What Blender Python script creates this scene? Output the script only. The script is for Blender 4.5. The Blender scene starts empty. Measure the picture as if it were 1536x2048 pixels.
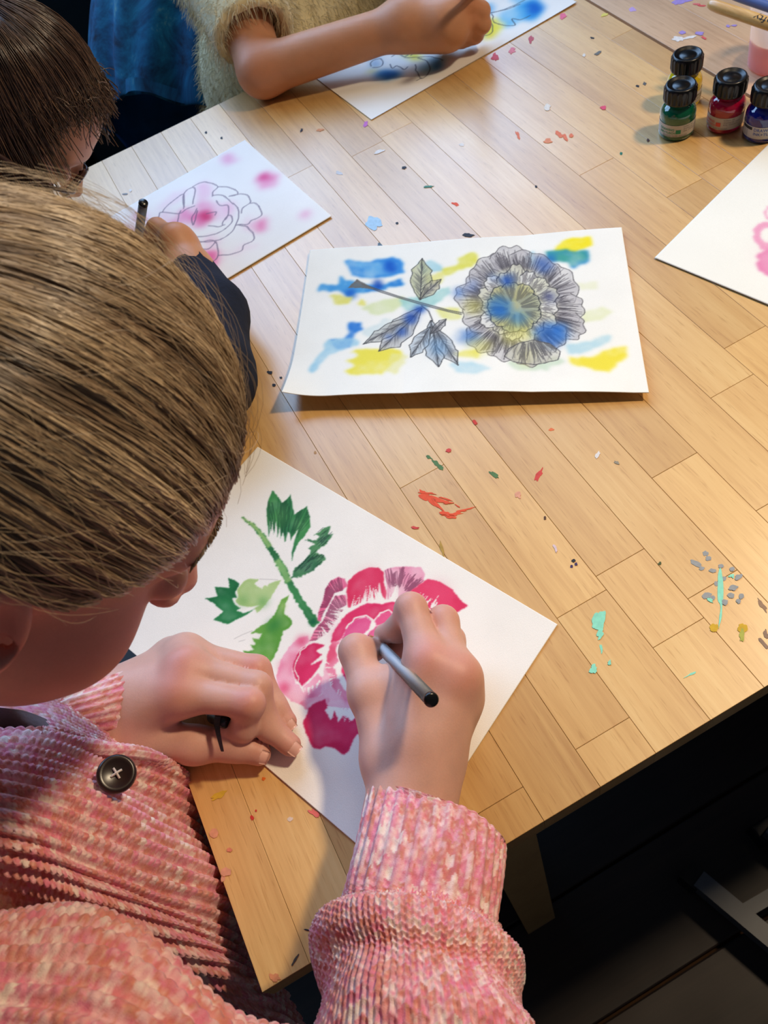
import bpy, bmesh, math, random
import numpy as np
from mathutils import Vector, Matrix, Euler

scene = bpy.context.scene
COL = scene.collection
random.seed(7)
RNG = np.random.default_rng(7)

# ------------------------------------------------------------------ camera
F_PX, CXP, CYP, CAM_H = 1619.77, 768.0, 1024.0, 0.516
CAM_R = np.array([[0.87134096, -0.48110818, 0.0964357],
                  [-0.44802914, -0.69994596, 0.55618841],
                  [-0.20008701, -0.52783575, -0.82544207]])      # columns: right, down, forward
CAM_C = np.array([0.0, 0.0, CAM_H])
cam_data = bpy.data.cameras.new('camera')
cam_data.sensor_fit = 'VERTICAL'
cam_data.sensor_height = 36.0
cam_data.sensor_width = 27.0
cam_data.lens = 36.0 * F_PX / 2048.0
cam_data.clip_start = 0.01
cam_data.dof.use_dof = True
cam_data.dof.focus_distance = 0.56
cam_data.dof.aperture_fstop = 18.0
cam = bpy.data.objects.new('camera', cam_data)
COL.objects.link(cam)
mw = Matrix.Identity(4)
for i in range(3):
    mw[i][0] = CAM_R[i, 0]; mw[i][1] = -CAM_R[i, 1]; mw[i][2] = -CAM_R[i, 2]; mw[i][3] = CAM_C[i]
cam.matrix_world = mw
scene.camera = cam

def W(px, py, z=0.0):
    """world point seen at a photo pixel, at height z over the table"""
    d = CAM_R @ np.array([(px - CXP) / F_PX, (py - CYP) / F_PX, 1.0])
    return CAM_C + d * ((z - CAM_H) / d[2])
def D(px, py, depth):
    d = CAM_R @ np.array([(px - CXP) / F_PX, (py - CYP) / F_PX, 1.0])
    return CAM_C + d * depth
def PROJ(P):
    c = (np.asarray(P, float) - CAM_C) @ CAM_R
    return c[..., :2] / c[..., 2:3] * F_PX + np.array([CXP, CYP])

# ------------------------------------------------------------------ light
world = bpy.data.worlds.new('world'); scene.world = world
world.use_nodes = True
bgn = world.node_tree.nodes['Background']
bgn.inputs[0].default_value = (0.80, 0.86, 1.0, 1); bgn.inputs[1].default_value = 0.09

def area(name, loc, target, size, size_y, power, col):
    l = bpy.data.lights.new(name, 'AREA'); l.shape = 'RECTANGLE'; l.size = size; l.size_y = size_y
    l.energy = power; l.color = col
    o = bpy.data.objects.new(name, l); COL.objects.link(o); o.location = loc
    o.rotation_euler = (Vector(target) - Vector(loc)).to_track_quat('-Z', 'Y').to_euler()
    return o
# daylight from the window beyond the far end of the table
area('window_daylight', (0.10, 2.22, 1.25), (0.15, 0.5, 0.1), 2.7, 1.2, 96, (0.38, 0.62, 1.0))
# warm ceiling lamps of the room
lamp = area('ceiling_lamp_warm', (1.02, 0.24, 1.22), (0.12, 0.13, 0.0), 0.13, 0.13, 6.6, (1.0, 0.78, 0.52))
lamp.data.spread = math.radians(95)
area('ceiling_lamp_far', (0.70, 0.90, 1.35), (0.15, 0.35, 0.0), 0.30, 0.30, 2.0, (1.0, 0.84, 0.62))

scene.view_settings.view_transform = 'Standard'
scene.view_settings.look = 'None'
scene.view_settings.exposure = -0.38
scene.view_settings.gamma = 1.0
scene.view_settings.use_curve_mapping = False

# ------------------------------------------------------------------ helpers
def s2l(c):
    return tuple(((v / 255.0) / 12.92 if v / 255.0 <= 0.04045 else ((v / 255.0 + 0.055) / 1.055) ** 2.4) for v in c)
def s2l_arr(a):
    a = np.clip(a, 0, 255) / 255.0
    return np.where(a <= 0.04045, a / 12.92, ((a + 0.055) / 1.055) ** 2.4)

def new_mat(name, rough=0.5, spec=0.5, col=None):
    m = bpy.data.materials.new(name); m.use_nodes = True
    nt = m.node_tree; b = nt.nodes['Principled BSDF']
    b.inputs['Roughness'].default_value = rough
    b.inputs['Specular IOR Level'].default_value = spec
    if col is not None: b.inputs['Base Color'].default_value = (*col, 1)
    return m, nt, b
def N(nt, typ, **kw):
    n = nt.nodes.new(typ)
    for k, v in kw.items(): setattr(n, k, v)
    return n
def ramp(nt, stops):
    r = nt.nodes.new('ShaderNodeValToRGB')
    e = r.color_ramp.elements
    while len(e) < len(stops): e.new(0.5)
    for el, (p, c) in zip(e, stops):
        el.position = p; el.color = (*c, 1) if len(c) == 3 else c
    return r
def noisy(name, col, var=0.15, scale=30, rough=0.5, spec=0.4, bump=0.0, bscale=None, stretch=(1, 1, 1), metallic=0.0):
    """plain procedural material: colour varied by noise, optional bump"""
    m, nt, b = new_mat(name, rough, spec)
    tc = N(nt, 'ShaderNodeTexCoord'); mp = N(nt, 'ShaderNodeMapping'); mp.inputs['Scale'].default_value = stretch
    nz = N(nt, 'ShaderNodeTexNoise'); nz.inputs['Scale'].default_value = scale; nz.inputs['Detail'].default_value = 4
    nt.links.new(tc.outputs['Object'], mp.inputs[0]); nt.links.new(mp.outputs[0], nz.inputs['Vector'])
    c = np.array(col)
    r = ramp(nt, [(0.25, tuple(c * (1 - var))), (0.75, tuple(np.minimum(c * (1 + var), 1)))])
    nt.links.new(nz.outputs[0], r.inputs[0]); nt.links.new(r.outputs[0], b.inputs['Base Color'])
    b.inputs['Metallic'].default_value = metallic
    if bump:
        n2 = N(nt, 'ShaderNodeTexNoise'); n2.inputs['Scale'].default_value = bscale or scale * 3
        nt.links.new(mp.outputs[0], n2.inputs['Vector'])
        bp = N(nt, 'ShaderNodeBump'); bp.inputs['Strength'].default_value = bump; bp.inputs['Distance'].default_value = 0.002
        nt.links.new(n2.outputs[0], bp.inputs['Height']); nt.links.new(bp.outputs[0], b.inputs['Normal'])
    return m
def attr_mat(name, rough=0.7, spec=0.25, bump=0.0, bscale=800, sss=0.0, sheen=0.0):
    """colour from the mesh's colour attribute, modulated by a fine noise"""
    m, nt, b = new_mat(name, rough, spec)
    at = N(nt, 'ShaderNodeAttribute'); at.attribute_name = 'Col'
    tc = N(nt, 'ShaderNodeTexCoord'); nz = N(nt, 'ShaderNodeTexNoise'); nz.inputs['Scale'].default_value = bscale
    nt.links.new(tc.outputs['Object'], nz.inputs['Vector'])
    mr = N(nt, 'ShaderNodeMapRange'); mr.inputs[3].default_value = 0.94; mr.inputs[4].default_value = 1.06
    nt.links.new(nz.outputs[0], mr.inputs[0])
    mx = N(nt, 'ShaderNodeVectorMath', operation='SCALE')
    nt.links.new(at.outputs['Color'], mx.inputs[0]); nt.links.new(mr.outputs[0], mx.inputs['Scale'])
    nt.links.new(mx.outputs[0], b.inputs['Base Color'])
    if bump:
        bp = N(nt, 'ShaderNodeBump'); bp.inputs['Strength'].default_value = bump; bp.inputs['Distance'].default_value = 0.0006
        nt.links.new(nz.outputs[0], bp.inputs['Height']); nt.links.new(bp.outputs[0], b.inputs['Normal'])
    if sss:
        b.inputs['Subsurface Weight'].default_value = sss
        b.inputs['Subsurface Radius'].default_value = (1.0, 0.35, 0.2)
        b.inputs['Subsurface Scale'].default_value = 0.004
    if sheen:
        b.inputs['Sheen Weight'].default_value = sheen; b.inputs['Sheen Roughness'].default_value = 0.5
    return m

def build_mesh(name, V, F4=None, F3=None, smooth=True, col=None):
    V = np.asarray(V, np.float32)
    me = bpy.data.meshes.new(name)
    n4 = 0 if F4 is None else len(F4); n3 = 0 if F3 is None else len(F3)
    loops = []
    if n4: loops.append(np.asarray(F4, np.int32).ravel())
    if n3: loops.append(np.asarray(F3, np.int32).ravel())
    loops = np.concatenate(loops)
    me.vertices.add(len(V)); me.vertices.foreach_set('co', V.ravel())
    me.loops.add(len(loops)); me.loops.foreach_set('vertex_index', loops)
    me.polygons.add(n4 + n3)
    starts = np.concatenate([np.arange(n4) * 4, n4 * 4 + np.arange(n3) * 3]).astype(np.int32)
    me.polygons.foreach_set('loop_start', starts)
    try: me.polygons.foreach_set('loop_total', np.array([4] * n4 + [3] * n3, np.int32))
    except Exception: pass
    me.polygons.foreach_set('use_smooth', np.full(n4 + n3, smooth))
    me.update(calc_edges=True); me.validate()
    if col is not None:
        a = me.color_attributes.new('Col', 'FLOAT_COLOR', 'POINT')
        c = np.ones((len(V), 4), np.float32); c[:, :3] = col
        a.data.foreach_set('color', c.ravel())
    return me
def obj(name, me, mat=None, parent=None, loc=None):
    o = bpy.data.objects.new(name, me); COL.objects.link(o)
    if mat is not None and me is not None and not me.materials: me.materials.append(mat)
    if parent is not None: o.parent = parent
    if loc is not None: o.location = loc
    return o
def tag(o, label, cat, group=None):
    o['label'] = label; o['category'] = cat
    if group: o['group'] = group
    return o
def empty(name, loc=(0, 0, 0)):
    o = bpy.data.objects.new(name, None); COL.objects.link(o); o.location = loc; o.empty_display_size = 0.05
    return o
def rooted(name, loc, parts):
    """an Empty at the thing's base; parts were built in world space"""
    e = empty(name, loc)
    for p in parts:
        p.parent = e; p.matrix_parent_inverse = Matrix.Translation(-Vector(loc))
    return e
def sub(p, parent):
    """child p built in world space under a part that itself has identity basis"""
    p.parent = parent
    return p

def grid_faces(nu, nv, wrap_u=False, wrap_v=False):
    iu = np.arange(nu if wrap_u else nu - 1); iv = np.arange(nv if wrap_v else nv - 1)
    a, b = np.meshgrid(iu, iv, indexing='ij'); a = a.ravel(); b = b.ravel()
    a2 = (a + 1) % nu; b2 = (b + 1) % nv
    return np.stack([a * nv + b, a2 * nv + b, a2 * nv + b2, a * nv + b2], 1)
def catmull(P, n, axis=0):
    P = np.moveaxis(np.asarray(P, float), axis, 0); m = len(P)
    t = np.linspace(0, m - 1, n); i = np.clip(t.astype(int), 0, m - 2); u = (t - i).reshape(-1, *([1] * (P.ndim - 1)))
    p0 = P[np.maximum(i - 1, 0)]; p1 = P[i]; p2 = P[i + 1]; p3 = P[np.minimum(i + 2, m - 1)]
    r = 0.5 * (2 * p1 + (p2 - p0) * u + (2 * p0 - 5 * p1 + 4 * p2 - p3) * u ** 2 + (3 * p1 - p0 - 3 * p2 + p3) * u ** 3)
    return np.moveaxis(r, 0, axis)
def unit(v): v = np.asarray(v, float); return v / (np.linalg.norm(v, axis=-1, keepdims=True) + 1e-12)

def vnoise(P, seed=0):
    """smooth value noise, P (...,2 or 3)"""
    P = np.asarray(P, float); k = P.shape[-1]; i = np.floor(P).astype(np.int64); f = P - i; f = f * f * (3 - 2 * f)
    out = 0
    for c in range(2 ** k):
        w = 1.0; h = np.full(P.shape[:-1], seed * 1013 + 77, np.int64)
        for d in range(k):
            b = (c >> d) & 1
            w = w * (f[..., d] if b else 1 - f[..., d])
            h = (h * 1103515245 + (i[..., d] + b) * (374761393 if d == 0 else 668265263 if d == 1 else 2147483647) + 12345) & 0x7fffffff
            h = (h ^ (h >> 13)) * 1274126177 & 0x7fffffff
        out = out + w * ((h ^ (h >> 16)) % 65536) / 65535.0
    return out
def fbm(P, seed=0, o=4):
    a = 0; s = 0; P = np.asarray(P, float)
    for k in range(o):
        a = a + vnoise(P * 2 ** k, seed + k) * 0.5 ** k; s += 0.5 ** k
    return a / s

# ---- signed-distance modelling (smooth unions, meshed by surface nets)
def sd_cone(P, a, b, ra, rb):
    a = np.asarray(a, float); b = np.asarray(b, float); ab = b - a
    t = np.clip(((P - a) @ ab) / (ab @ ab + 1e-12), 0, 1)
    return np.linalg.norm(P - a - t[..., None] * ab, axis=-1) - (ra + (rb - ra) * t)
def sd_ell(P, c, r, Rm=None):
    q = P - np.asarray(c, float)
    if Rm is not None: q = q @ Rm
    r = np.asarray(r, float); k0 = np.linalg.norm(q / r, axis=-1); k1 = np.linalg.norm(q / r ** 2, axis=-1)
    return np.where(k1 < 1e-9, -r.min(), k0 * (k0 - 1) / np.maximum(k1, 1e-9))
def smin(a, b, k):
    h = np.clip(0.5 + 0.5 * (b - a) / k, 0, 1)
    return b + (a - b) * h - k * h * (1 - h)
def smax(a, b, k): return -smin(-a, -b, k)
def sdf_mesh(fn, lo, hi, res):
    lo = np.asarray(lo, float); hi = np.asarray(hi, float)
    n = np.ceil((hi - lo) / res).astype(int) + 1
    ax = [lo[i] + res * np.arange(n[i]) for i in range(3)]
    V = np.empty(n, np.float32)
    ch = max(1, int(400000 / (n[1] * n[2])))
    for s in range(0, n[0], ch):
        X, Y, Z = np.meshgrid(ax[0][s:s + ch], ax[1], ax[2], indexing='ij')
        V[s:s + ch] = fn(np.stack([X, Y, Z], -1))
    ins = V < 0
    c = np.zeros(n - 1, np.int8)
    for dx in (0, 1):
        for dy in (0, 1):
            for dz in (0, 1):
                c += ins[dx:n[0] - 1 + dx, dy:n[1] - 1 + dy, dz:n[2] - 1 + dz]
    act = (c > 0) & (c < 8)
    idx = np.full(n - 1, -1, np.int64); cells = np.argwhere(act); idx[act] = np.arange(len(cells))
    acc = np.zeros((len(cells), 3)); cnt = np.zeros(len(cells))
    offs = [(0, 0, 0), (1, 0, 0), (0, 1, 0), (1, 1, 0), (0, 0, 1), (1, 0, 1), (0, 1, 1), (1, 1, 1)]
    for i in range(8):
        for j in range(i + 1, 8):
            d = np.array(offs[j]) - np.array(offs[i])
            if np.abs(d).sum() != 1: continue
            a = V[tuple((cells + offs[i]).T)]; b = V[tuple((cells + offs[j]).T)]
            m = (a < 0) != (b < 0)
            t = np.where(m, a / np.where(m, a - b, 1), 0)
            p = np.array(offs[i]) + t[:, None] * d
            acc[m] += p[m]; cnt[m] += 1
    verts = lo + res * (cells + acc / np.maximum(cnt, 1)[:, None])
    faces = []
    for axi in range(3):
        o1, o2 = [(1, 2), (2, 0), (0, 1)][axi]
        sl_a = [slice(None)] * 3; sl_b = [slice(None)] * 3
        sl_a[axi] = slice(0, n[axi] - 1); sl_b[axi] = slice(1, n[axi])
        A = ins[tuple(sl_a)]; B = ins[tuple(sl_b)]
        e = np.argwhere(A != B)
        e = e[(e[:, o1] > 0) & (e[:, o2] > 0) & (e[:, o1] < n[o1] - 1) & (e[:, o2] < n[o2] - 1)]
        fl = A[tuple(e.T)]
        def cell(d1, d2):
            q = e.copy(); q[:, o1] -= d1; q[:, o2] -= d2; return idx[tuple(q.T)]
        q = np.stack([cell(1, 1), cell(0, 1), cell(0, 0), cell(1, 0)], 1)
        q[~fl] = q[~fl][:, ::-1]
        faces.append(q)
    return verts, np.concatenate(faces)
def chain(P, pts, k=0.004):
    d = None
    for (a, ra), (b, rb) in zip(pts[:-1], pts[1:]):
        c = sd_cone(P, a, b, ra, rb); d = c if d is None else smin(d, c, k)
    return d
def bounds(pts, pad):
    p = np.array([q[0] for q in pts]); return p.min(0) - pad, p.max(0) + pad
def join_np(parts):
    V = []; F = []; o = 0
    for v, f in parts:
        V.append(v); F.append(np.asarray(f) + o); o += len(v)
    return np.concatenate(V), np.concatenate(F)
def strands_mesh(P, R):
    """P (S,K,3) polylines, R (S,K) radii -> 3-sided tubes"""
    S, K, _ = P.shape
    T = np.gradient(P, axis=1); T = unit(T)
    up = unit(CAM_C - P) ; A = unit(np.cross(T, up)); B = np.cross(T, A)
    ang = np.array([0, 2 * np.pi / 3, 4 * np.pi / 3]) + np.pi / 2
    V = P[:, :, None, :] + R[:, :, None, None] * (A[:, :, None, :] * np.cos(ang)[:, None] + B[:, :, None, :] * np.sin(ang)[:, None])
    V = V.reshape(-1, 3)
    base = (np.arange(S)[:, None, None] * K + np.arange(K - 1)[None, :, None]) * 3 + np.arange(3)[None, None, :]
    nxt = (np.arange(S)[:, None, None] * K + np.arange(K - 1)[None, :, None]) * 3 + ((np.arange(3) + 1) % 3)[None, None, :]
    F = np.stack([base, nxt, nxt + 3, base + 3], -1).reshape(-1, 4)
    return V, F
def lathe(prof, seg=48, cap=True):
    """prof [(r,z)] -> verts, quads around z (caps as fans via tiny radius)"""
    prof = np.array(prof, float); th = np.arange(seg) * 2 * np.pi / seg
    V = np.stack([prof[:, 0, None] * np.cos(th), prof[:, 0, None] * np.sin(th), np.repeat(prof[:, 1, None], seg, 1)], -1).reshape(-1, 3)
    F = grid_faces(len(prof), seg, False, True)[:, [0, 3, 2, 1]]
    return V, F
def box_mesh(name, x0, x1, y0, y1, z0, z1, ch=0.0):
    """box with chamfered top edges"""
    if ch <= 0:
        V = [(x0, y0, z0), (x1, y0, z0), (x1, y1, z0), (x0, y1, z0), (x0, y0, z1), (x1, y0, z1), (x1, y1, z1), (x0, y1, z1)]
        F = [(3, 2, 1, 0), (4, 5, 6, 7), (0, 1, 5, 4), (1, 2, 6, 5), (2, 3, 7, 6), (3, 0, 4, 7)]
        return build_mesh(name, V, F, smooth=False)
    V = [(x0, y0, z0), (x1, y0, z0), (x1, y1, z0), (x0, y1, z0), (x0, y0, z1 - ch), (x1, y0, z1 - ch), (x1, y1, z1 - ch), (x0, y1, z1 - ch),
         (x0 + ch, y0 + ch, z1), (x1 - ch, y0 + ch, z1), (x1 - ch, y1 - ch, z1), (x0 + ch, y1 - ch, z1)]
    F = [(3, 2, 1, 0), (8, 9, 10, 11)]
    for i in range(4):
        j = (i + 1) % 4
        F += [(i, j, j + 4, i + 4), (i + 4, j + 4, j + 8, i + 8)]
    return build_mesh(name, V, F, smooth=False)
def frame_from(axis, hint=(0, 0, 1)):
    z = unit(axis); x = np.cross(hint, z)
    if np.linalg.norm(x) < 1e-4: x = np.cross((1, 0, 0), z)
    x = unit(x); y = np.cross(z, x)
    return np.stack([x, y, z], 1)
def lathe_between(a, b, prof, seg=32):
    """profile [(r, t)] with t in metres from a along a->b"""
    a = np.asarray(a, float); Rm = frame_from(np.asarray(b, float) - a)
    V, F = lathe(prof, seg)
    return V @ Rm.T + a, F
# ------------------------------------------------------------------ wood
def wood_mat(name, cols, rough=0.42, grain=1.0, coat=0.35, axis=1, spec=0.5, tone=0.22):
    m, nt, b = new_mat(name, rough, spec)
    tc = N(nt, 'ShaderNodeTexCoord'); oi = N(nt, 'ShaderNodeObjectInfo')
    # random offset of the grain for every plank
    cmb = N(nt, 'ShaderNodeCombineXYZ')
    for i, mul in enumerate((3.7, 9.1, 5.3)):
        mm = N(nt, 'ShaderNodeMath', operation='MULTIPLY'); mm.inputs[1].default_value = mul
        nt.links.new(oi.outputs['Random'], mm.inputs[0]); nt.links.new(mm.outputs[0], cmb.inputs[i])
    add = N(nt, 'ShaderNodeVectorMath', operation='ADD')
    nt.links.new(tc.outputs['Object'], add.inputs[0]); nt.links.new(cmb.outputs[0], add.inputs[1])
    def mapped(sc):
        mp = N(nt, 'ShaderNodeMapping'); mp.inputs['Scale'].default_value = sc
        nt.links.new(add.outputs[0], mp.inputs[0]); return mp
    long = (1, 0.045, 1) if axis == 1 else (0.045, 1, 1)
    m1 = mapped(long)
    n1 = N(nt, 'ShaderNodeTexNoise'); n1.inputs['Scale'].default_value = 260 * grain; n1.inputs['Detail'].default_value = 5; n1.inputs['Roughness'].default_value = 0.6
    nt.links.new(m1.outputs[0], n1.inputs['Vector'])
    m2 = mapped((1, 0.16, 1) if axis == 1 else (0.16, 1, 1))
    n2 = N(nt, 'ShaderNodeTexNoise'); n2.inputs['Scale'].default_value = 26 * grain; n2.inputs['Detail'].default_value = 3
    nt.links.new(m2.outputs[0], n2.inputs['Vector'])
    r1 = ramp(nt, [(0.30, cols[0]), (0.52, cols[1]), (0.75, cols[2])])
    mixv = N(nt, 'ShaderNodeMath', operation='MULTIPLY_ADD'); mixv.inputs[1].default_value = 0.5
    hv = N(nt, 'ShaderNodeMath', operation='MULTIPLY'); hv.inputs[1].default_value = 0.5
    nt.links.new(n2.outputs[0], hv.inputs[0])
    nt.links.new(n1.outputs[0], mixv.inputs[0]); nt.links.new(hv.outputs[0], mixv.inputs[2])
    nt.links.new(mixv.outputs[0], r1.inputs[0])
    # tone of the whole plank
    r2 = ramp(nt, [(0.0, (1 - tone, 1 - tone * 1.25, 1 - tone * 1.6)), (0.35, (0.98, 0.95, 0.92)), (0.7, (1.0, 1.0, 1.0)), (1.0, (1.08, 1.07, 1.02))])
    nt.links.new(oi.outputs['Random'], r2.inputs[0])
    mul = N(nt, 'ShaderNodeMix', data_type='RGBA', blend_type='MULTIPLY'); mul.inputs[0].default_value = 1.0
    nt.links.new(r1.outputs[0], mul.inputs[6]); nt.links.new(r2.outputs[0], mul.inputs[7])
    # small dark pores along the grain
    m3 = mapped((1, 0.06, 1) if axis == 1 else (0.06, 1, 1))
    vo = N(nt, 'ShaderNodeTexNoise'); vo.inputs['Scale'].default_value = 900 * grain; vo.inputs['Detail'].default_value = 1
    nt.links.new(m3.outputs[0], vo.inputs['Vector'])
    r3 = ramp(nt, [(0.28, (0.72, 0.62, 0.5)), (0.36, (1, 1, 1))])
    nt.links.new(vo.outputs[0], r3.inputs[0])
    mul2 = N(nt, 'ShaderNodeMix', data_type='RGBA', blend_type='MULTIPLY'); mul2.inputs[0].default_value = 0.55
    nt.links.new(mul.outputs[2], mul2.inputs[6]); nt.links.new(r3.outputs[0], mul2.inputs[7])
    nt.links.new(mul2.outputs[2], b.inputs['Base Color'])
    bp = N(nt, 'ShaderNodeBump'); bp.inputs['Strength'].default_value = 0.18; bp.inputs['Distance'].default_value = 0.0005
    nt.links.new(n1.outputs[0], bp.inputs['Height']); nt.links.new(bp.outputs[0], b.inputs['Normal'])
    n4 = N(nt, 'ShaderNodeTexNoise'); n4.inputs['Scale'].default_value = 9
    nt.links.new(tc.outputs['Object'], n4.inputs['Vector'])
    mr = N(nt, 'ShaderNodeMapRange'); mr.inputs[3].default_value = rough - 0.1; mr.inputs[4].default_value = rough + 0.12
    nt.links.new(n4.outputs[0], mr.inputs[0]); nt.links.new(mr.outputs[0], b.inputs['Roughness'])
    b.inputs['Coat Weight'].default_value = coat; b.inputs['Coat Roughness'].default_value = 0.30
    return m
MAT_BEECH = wood_mat('beech_table', [s2l((200, 152, 90)), s2l((220, 176, 110)), s2l((233, 195, 130))], rough=0.40, tone=0.15, coat=1.0)
MAT_BEECH2 = wood_mat('beech_table_pale', [s2l((190, 150, 112)), s2l((216, 178, 138)), s2l((228, 194, 158))], rough=0.42, tone=0.12, coat=0.6)
MAT_FLOOR = wood_mat('dark_floor_boards', [s2l((22, 15, 13)), s2l((36, 25, 21)), s2l((52, 36, 28))], rough=0.55, grain=0.35, coat=0.05, axis=0, tone=0.3)
MAT_JOINT = noisy('glue_joint', s2l((112, 78, 44)), 0.2, 40, 0.8, 0.2)
MAT_GROOVE = noisy('dark_joint', s2l((64, 42, 22)), 0.2, 40, 0.8, 0.2)

# ------------------------------------------------------------------ floor
FLOOR_Z = -0.72
fl = obj('floor', box_mesh('floor', -2.2, 3.2, -1.6, 3.6, FLOOR_Z - 0.05, FLOOR_Z - 0.012), MAT_GROOVE)
fl['kind'] = 'structure'
fdir = math.radians(-4)
yk = -1.6; k = 0
while yk < 3.55:
    wv = 0.145
    xs = [-2.2, -2.2 + random.uniform(0.9, 2.2), random.uniform(0.8, 1.8), 3.2]
    for xa, xb in zip(xs[:-1], xs[1:]):
        if xb - xa < 0.1: continue
        o = obj('floor_plank', box_mesh('floor_plank', -(xb - xa) / 2 + 0.0015, (xb - xa) / 2 - 0.0015, -wv / 2 + 0.002, wv / 2 - 0.002, -0.02, 0, 0.002), MAT_FLOOR, fl,
                loc=((xa + xb) / 2, yk + wv / 2, FLOOR_Z))
    yk += wv; k += 1

# ------------------------------------------------------------------ tables
def make_table(name, x0, x1, y0, y1, first_seam, pitch, joints, mat, leg_spots, thick=0.022):
    base = empty(name, ((x0 + x1) / 2, (y0 + y1) / 2, FLOOR_Z))
    bl = Vector(base.location)
    def add(nm, me, m, centre):
        o = obj(nm, me, m, base); o.location = Vector(centre) - bl; return o
    # strips of staves
    seams = [x0]; s = first_seam
    while s <= x0 + 0.012: s += pitch
    while s < x1 - 0.012: seams.append(s); s += pitch
    seams.append(x1)
    rr = random.Random(5)
    for i, (a, b) in enumerate(zip(seams[:-1], seams[1:])):
        cuts = [y0]
        given = [j[1] for j in joints if a - 0.003 < j[0] < b + 0.003]
        y = y0 + (rr.uniform(0.10, 0.55) if not given else 0)
        if given:
            cuts += sorted(given); y = max(given) + rr.uniform(0.35, 0.6)
        while y < y1 - 0.06:
            cuts.append(y); y += rr.uniform(0.35, 0.62)
        cuts.append(y1)
        for ya, yb in zip(cuts[:-1], cuts[1:]):
            g = 0.00012
            me = box_mesh('plank', -(b - a) / 2 + (g if a > x0 else 0), (b - a) / 2 - (g if b < x1 else 0),
                          -(yb - ya) / 2 + (g if ya > y0 else 0), (yb - ya) / 2 - (g if yb < y1 else 0), -thick, 0, 0.0002)
            if ya == y0 or yb == y1 or a == x0 or b == x1: pass
            add('plank', me, mat, ((a + b) / 2, (ya + yb) / 2, 0))
    # dark core seen in the joints and underneath
    add('core_board', box_mesh('core_board', -(x1 - x0) / 2 + 0.004, (x1 - x0) / 2 - 0.004, -(y1 - y0) / 2 + 0.004, (y1 - y0) / 2 - 0.004, -thick - 0.004, -0.0012), MAT_JOINT, ((x0 + x1) / 2, (y0 + y1) / 2, 0))
    zt = -thick - 0.004
    for (lx, ly, sx, sy) in leg_spots:
        add('table_leg', box_mesh('table_leg', -sx / 2, sx / 2, -sy / 2, sy / 2, -(zt - FLOOR_Z) / 2, (zt - FLOOR_Z) / 2, 0.003), mat, (lx, ly, (zt + FLOOR_Z) / 2))
    lx0, lx1 = min(l[0] for l in leg_spots), max(l[0] for l in leg_spots)
    ly0, ly1 = min(l[1] for l in leg_spots), max(l[1] for l in leg_spots)
    for yy in (ly0, ly1):
        add('apron', box_mesh('apron', lx0 - (lx0 + lx1) / 2 + 0.026, lx1 - (lx0 + lx1) / 2 - 0.026, -0.011, 0.011, zt - 0.085, zt), mat, ((lx0 + lx1) / 2, yy, 0))
    for xx in (lx0, lx1):
        add('apron', box_mesh('apron', -0.011, 0.011, ly0 - (ly0 + ly1) / 2 + 0.026, ly1 - (ly0 + ly1) / 2 - 0.026, zt - 0.085, zt), mat, (xx, (ly0 + ly1) / 2, 0))
    return base
TX0, TX1, TY0, TY1 = -0.149, 0.5877, 0.097, 0.995
jp = [((1240, 1125), ), ((1022, 1588), ), ((1205, 1467), ), ((1368, 1259), ), ((820, 966), ), ((1203, 328), ), ((1440, 1160), )]
joints = [tuple(W(px, py)[:2]) for ((px, py),) in jp]
table = make_table('work_table', TX0, TX1, TY0, TY1, 0.0013 - 0.0398 * 4, 0.0398, joints, MAT_BEECH,
                   [(0.022, 0.142, 0.042, 0.042), (0.53, 0.148, 0.05, 0.05), (0.030, 0.945, 0.05, 0.05), (0.53, 0.945, 0.05, 0.05)])
tag(table, 'paint-spattered beech stave table that the children draw on', 'table')
table2 = make_table('work_table', 0.5915, 1.33, 0.12, 1.20, 0.5915 + 0.0575, 0.0575, [], MAT_BEECH2,
                    [(0.65, 0.18, 0.05, 0.05), (1.27, 0.18, 0.05, 0.05), (0.65, 1.14, 0.05, 0.05), (1.27, 1.14, 0.05, 0.05)])
tag(table2, 'second pale beech table pushed up behind the ink bottles, carrying the plastic cup', 'table')

# ------------------------------------------------------------------ wall and cabinet in the far corner
MAT_WALL = noisy('dark_wall', s2l((44, 52, 58)), 0.1, 6, 0.8, 0.2)
MAT_TEAL = noisy('dark_teal_paint', s2l((27, 50, 62)), 0.12, 5, 0.45, 0.4, bump=0.05, bscale=60)
MAT_BLACK = noisy('black_plastic', s2l((16, 16, 18)), 0.2, 60, 0.32, 0.5)
wl = obj('wall_left', box_mesh('wall_left', -1.35, -1.25, -1.6, 3.6, FLOOR_Z, 2.0), MAT_WALL); wl['kind'] = 'structure'
def wallbox(nm, x0, x1, z0, z1, parent=None, y0=2.05, y1=2.15, m=None):
    return obj(nm, box_mesh(nm, x0, x1, y0, y1, z0, z1), m or MAT_WALL, parent)
wb = wallbox('wall_back', -1.35, 3.2, FLOOR_Z, 0.55); wb['kind'] = 'structure'
wallbox('wall_panel', -1.35, -1.33, 0.55, 2.0, wb); wallbox('wall_panel', 1.55, 3.2, 0.55, 2.0, wb)
wn = obj('window_1', box_mesh('window_1', -1.33, 1.55, 2.04, 2.17, 0.55, 0.585), noisy('white_paint', s2l((225, 224, 220)), 0.04, 8, 0.5), None); wn['kind'] = 'structure'
MW = wn.data.materials[0]
for x in (-1.33, -0.37, 0.59, 1.515): wallbox('window_mullion', x, x + 0.035, 0.585, 1.965, wn, 2.07, 2.12, MW)
wallbox('window_head', -1.33, 1.55, 1.965, 2.0, wn, 2.04, 2.17, MW)

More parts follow.
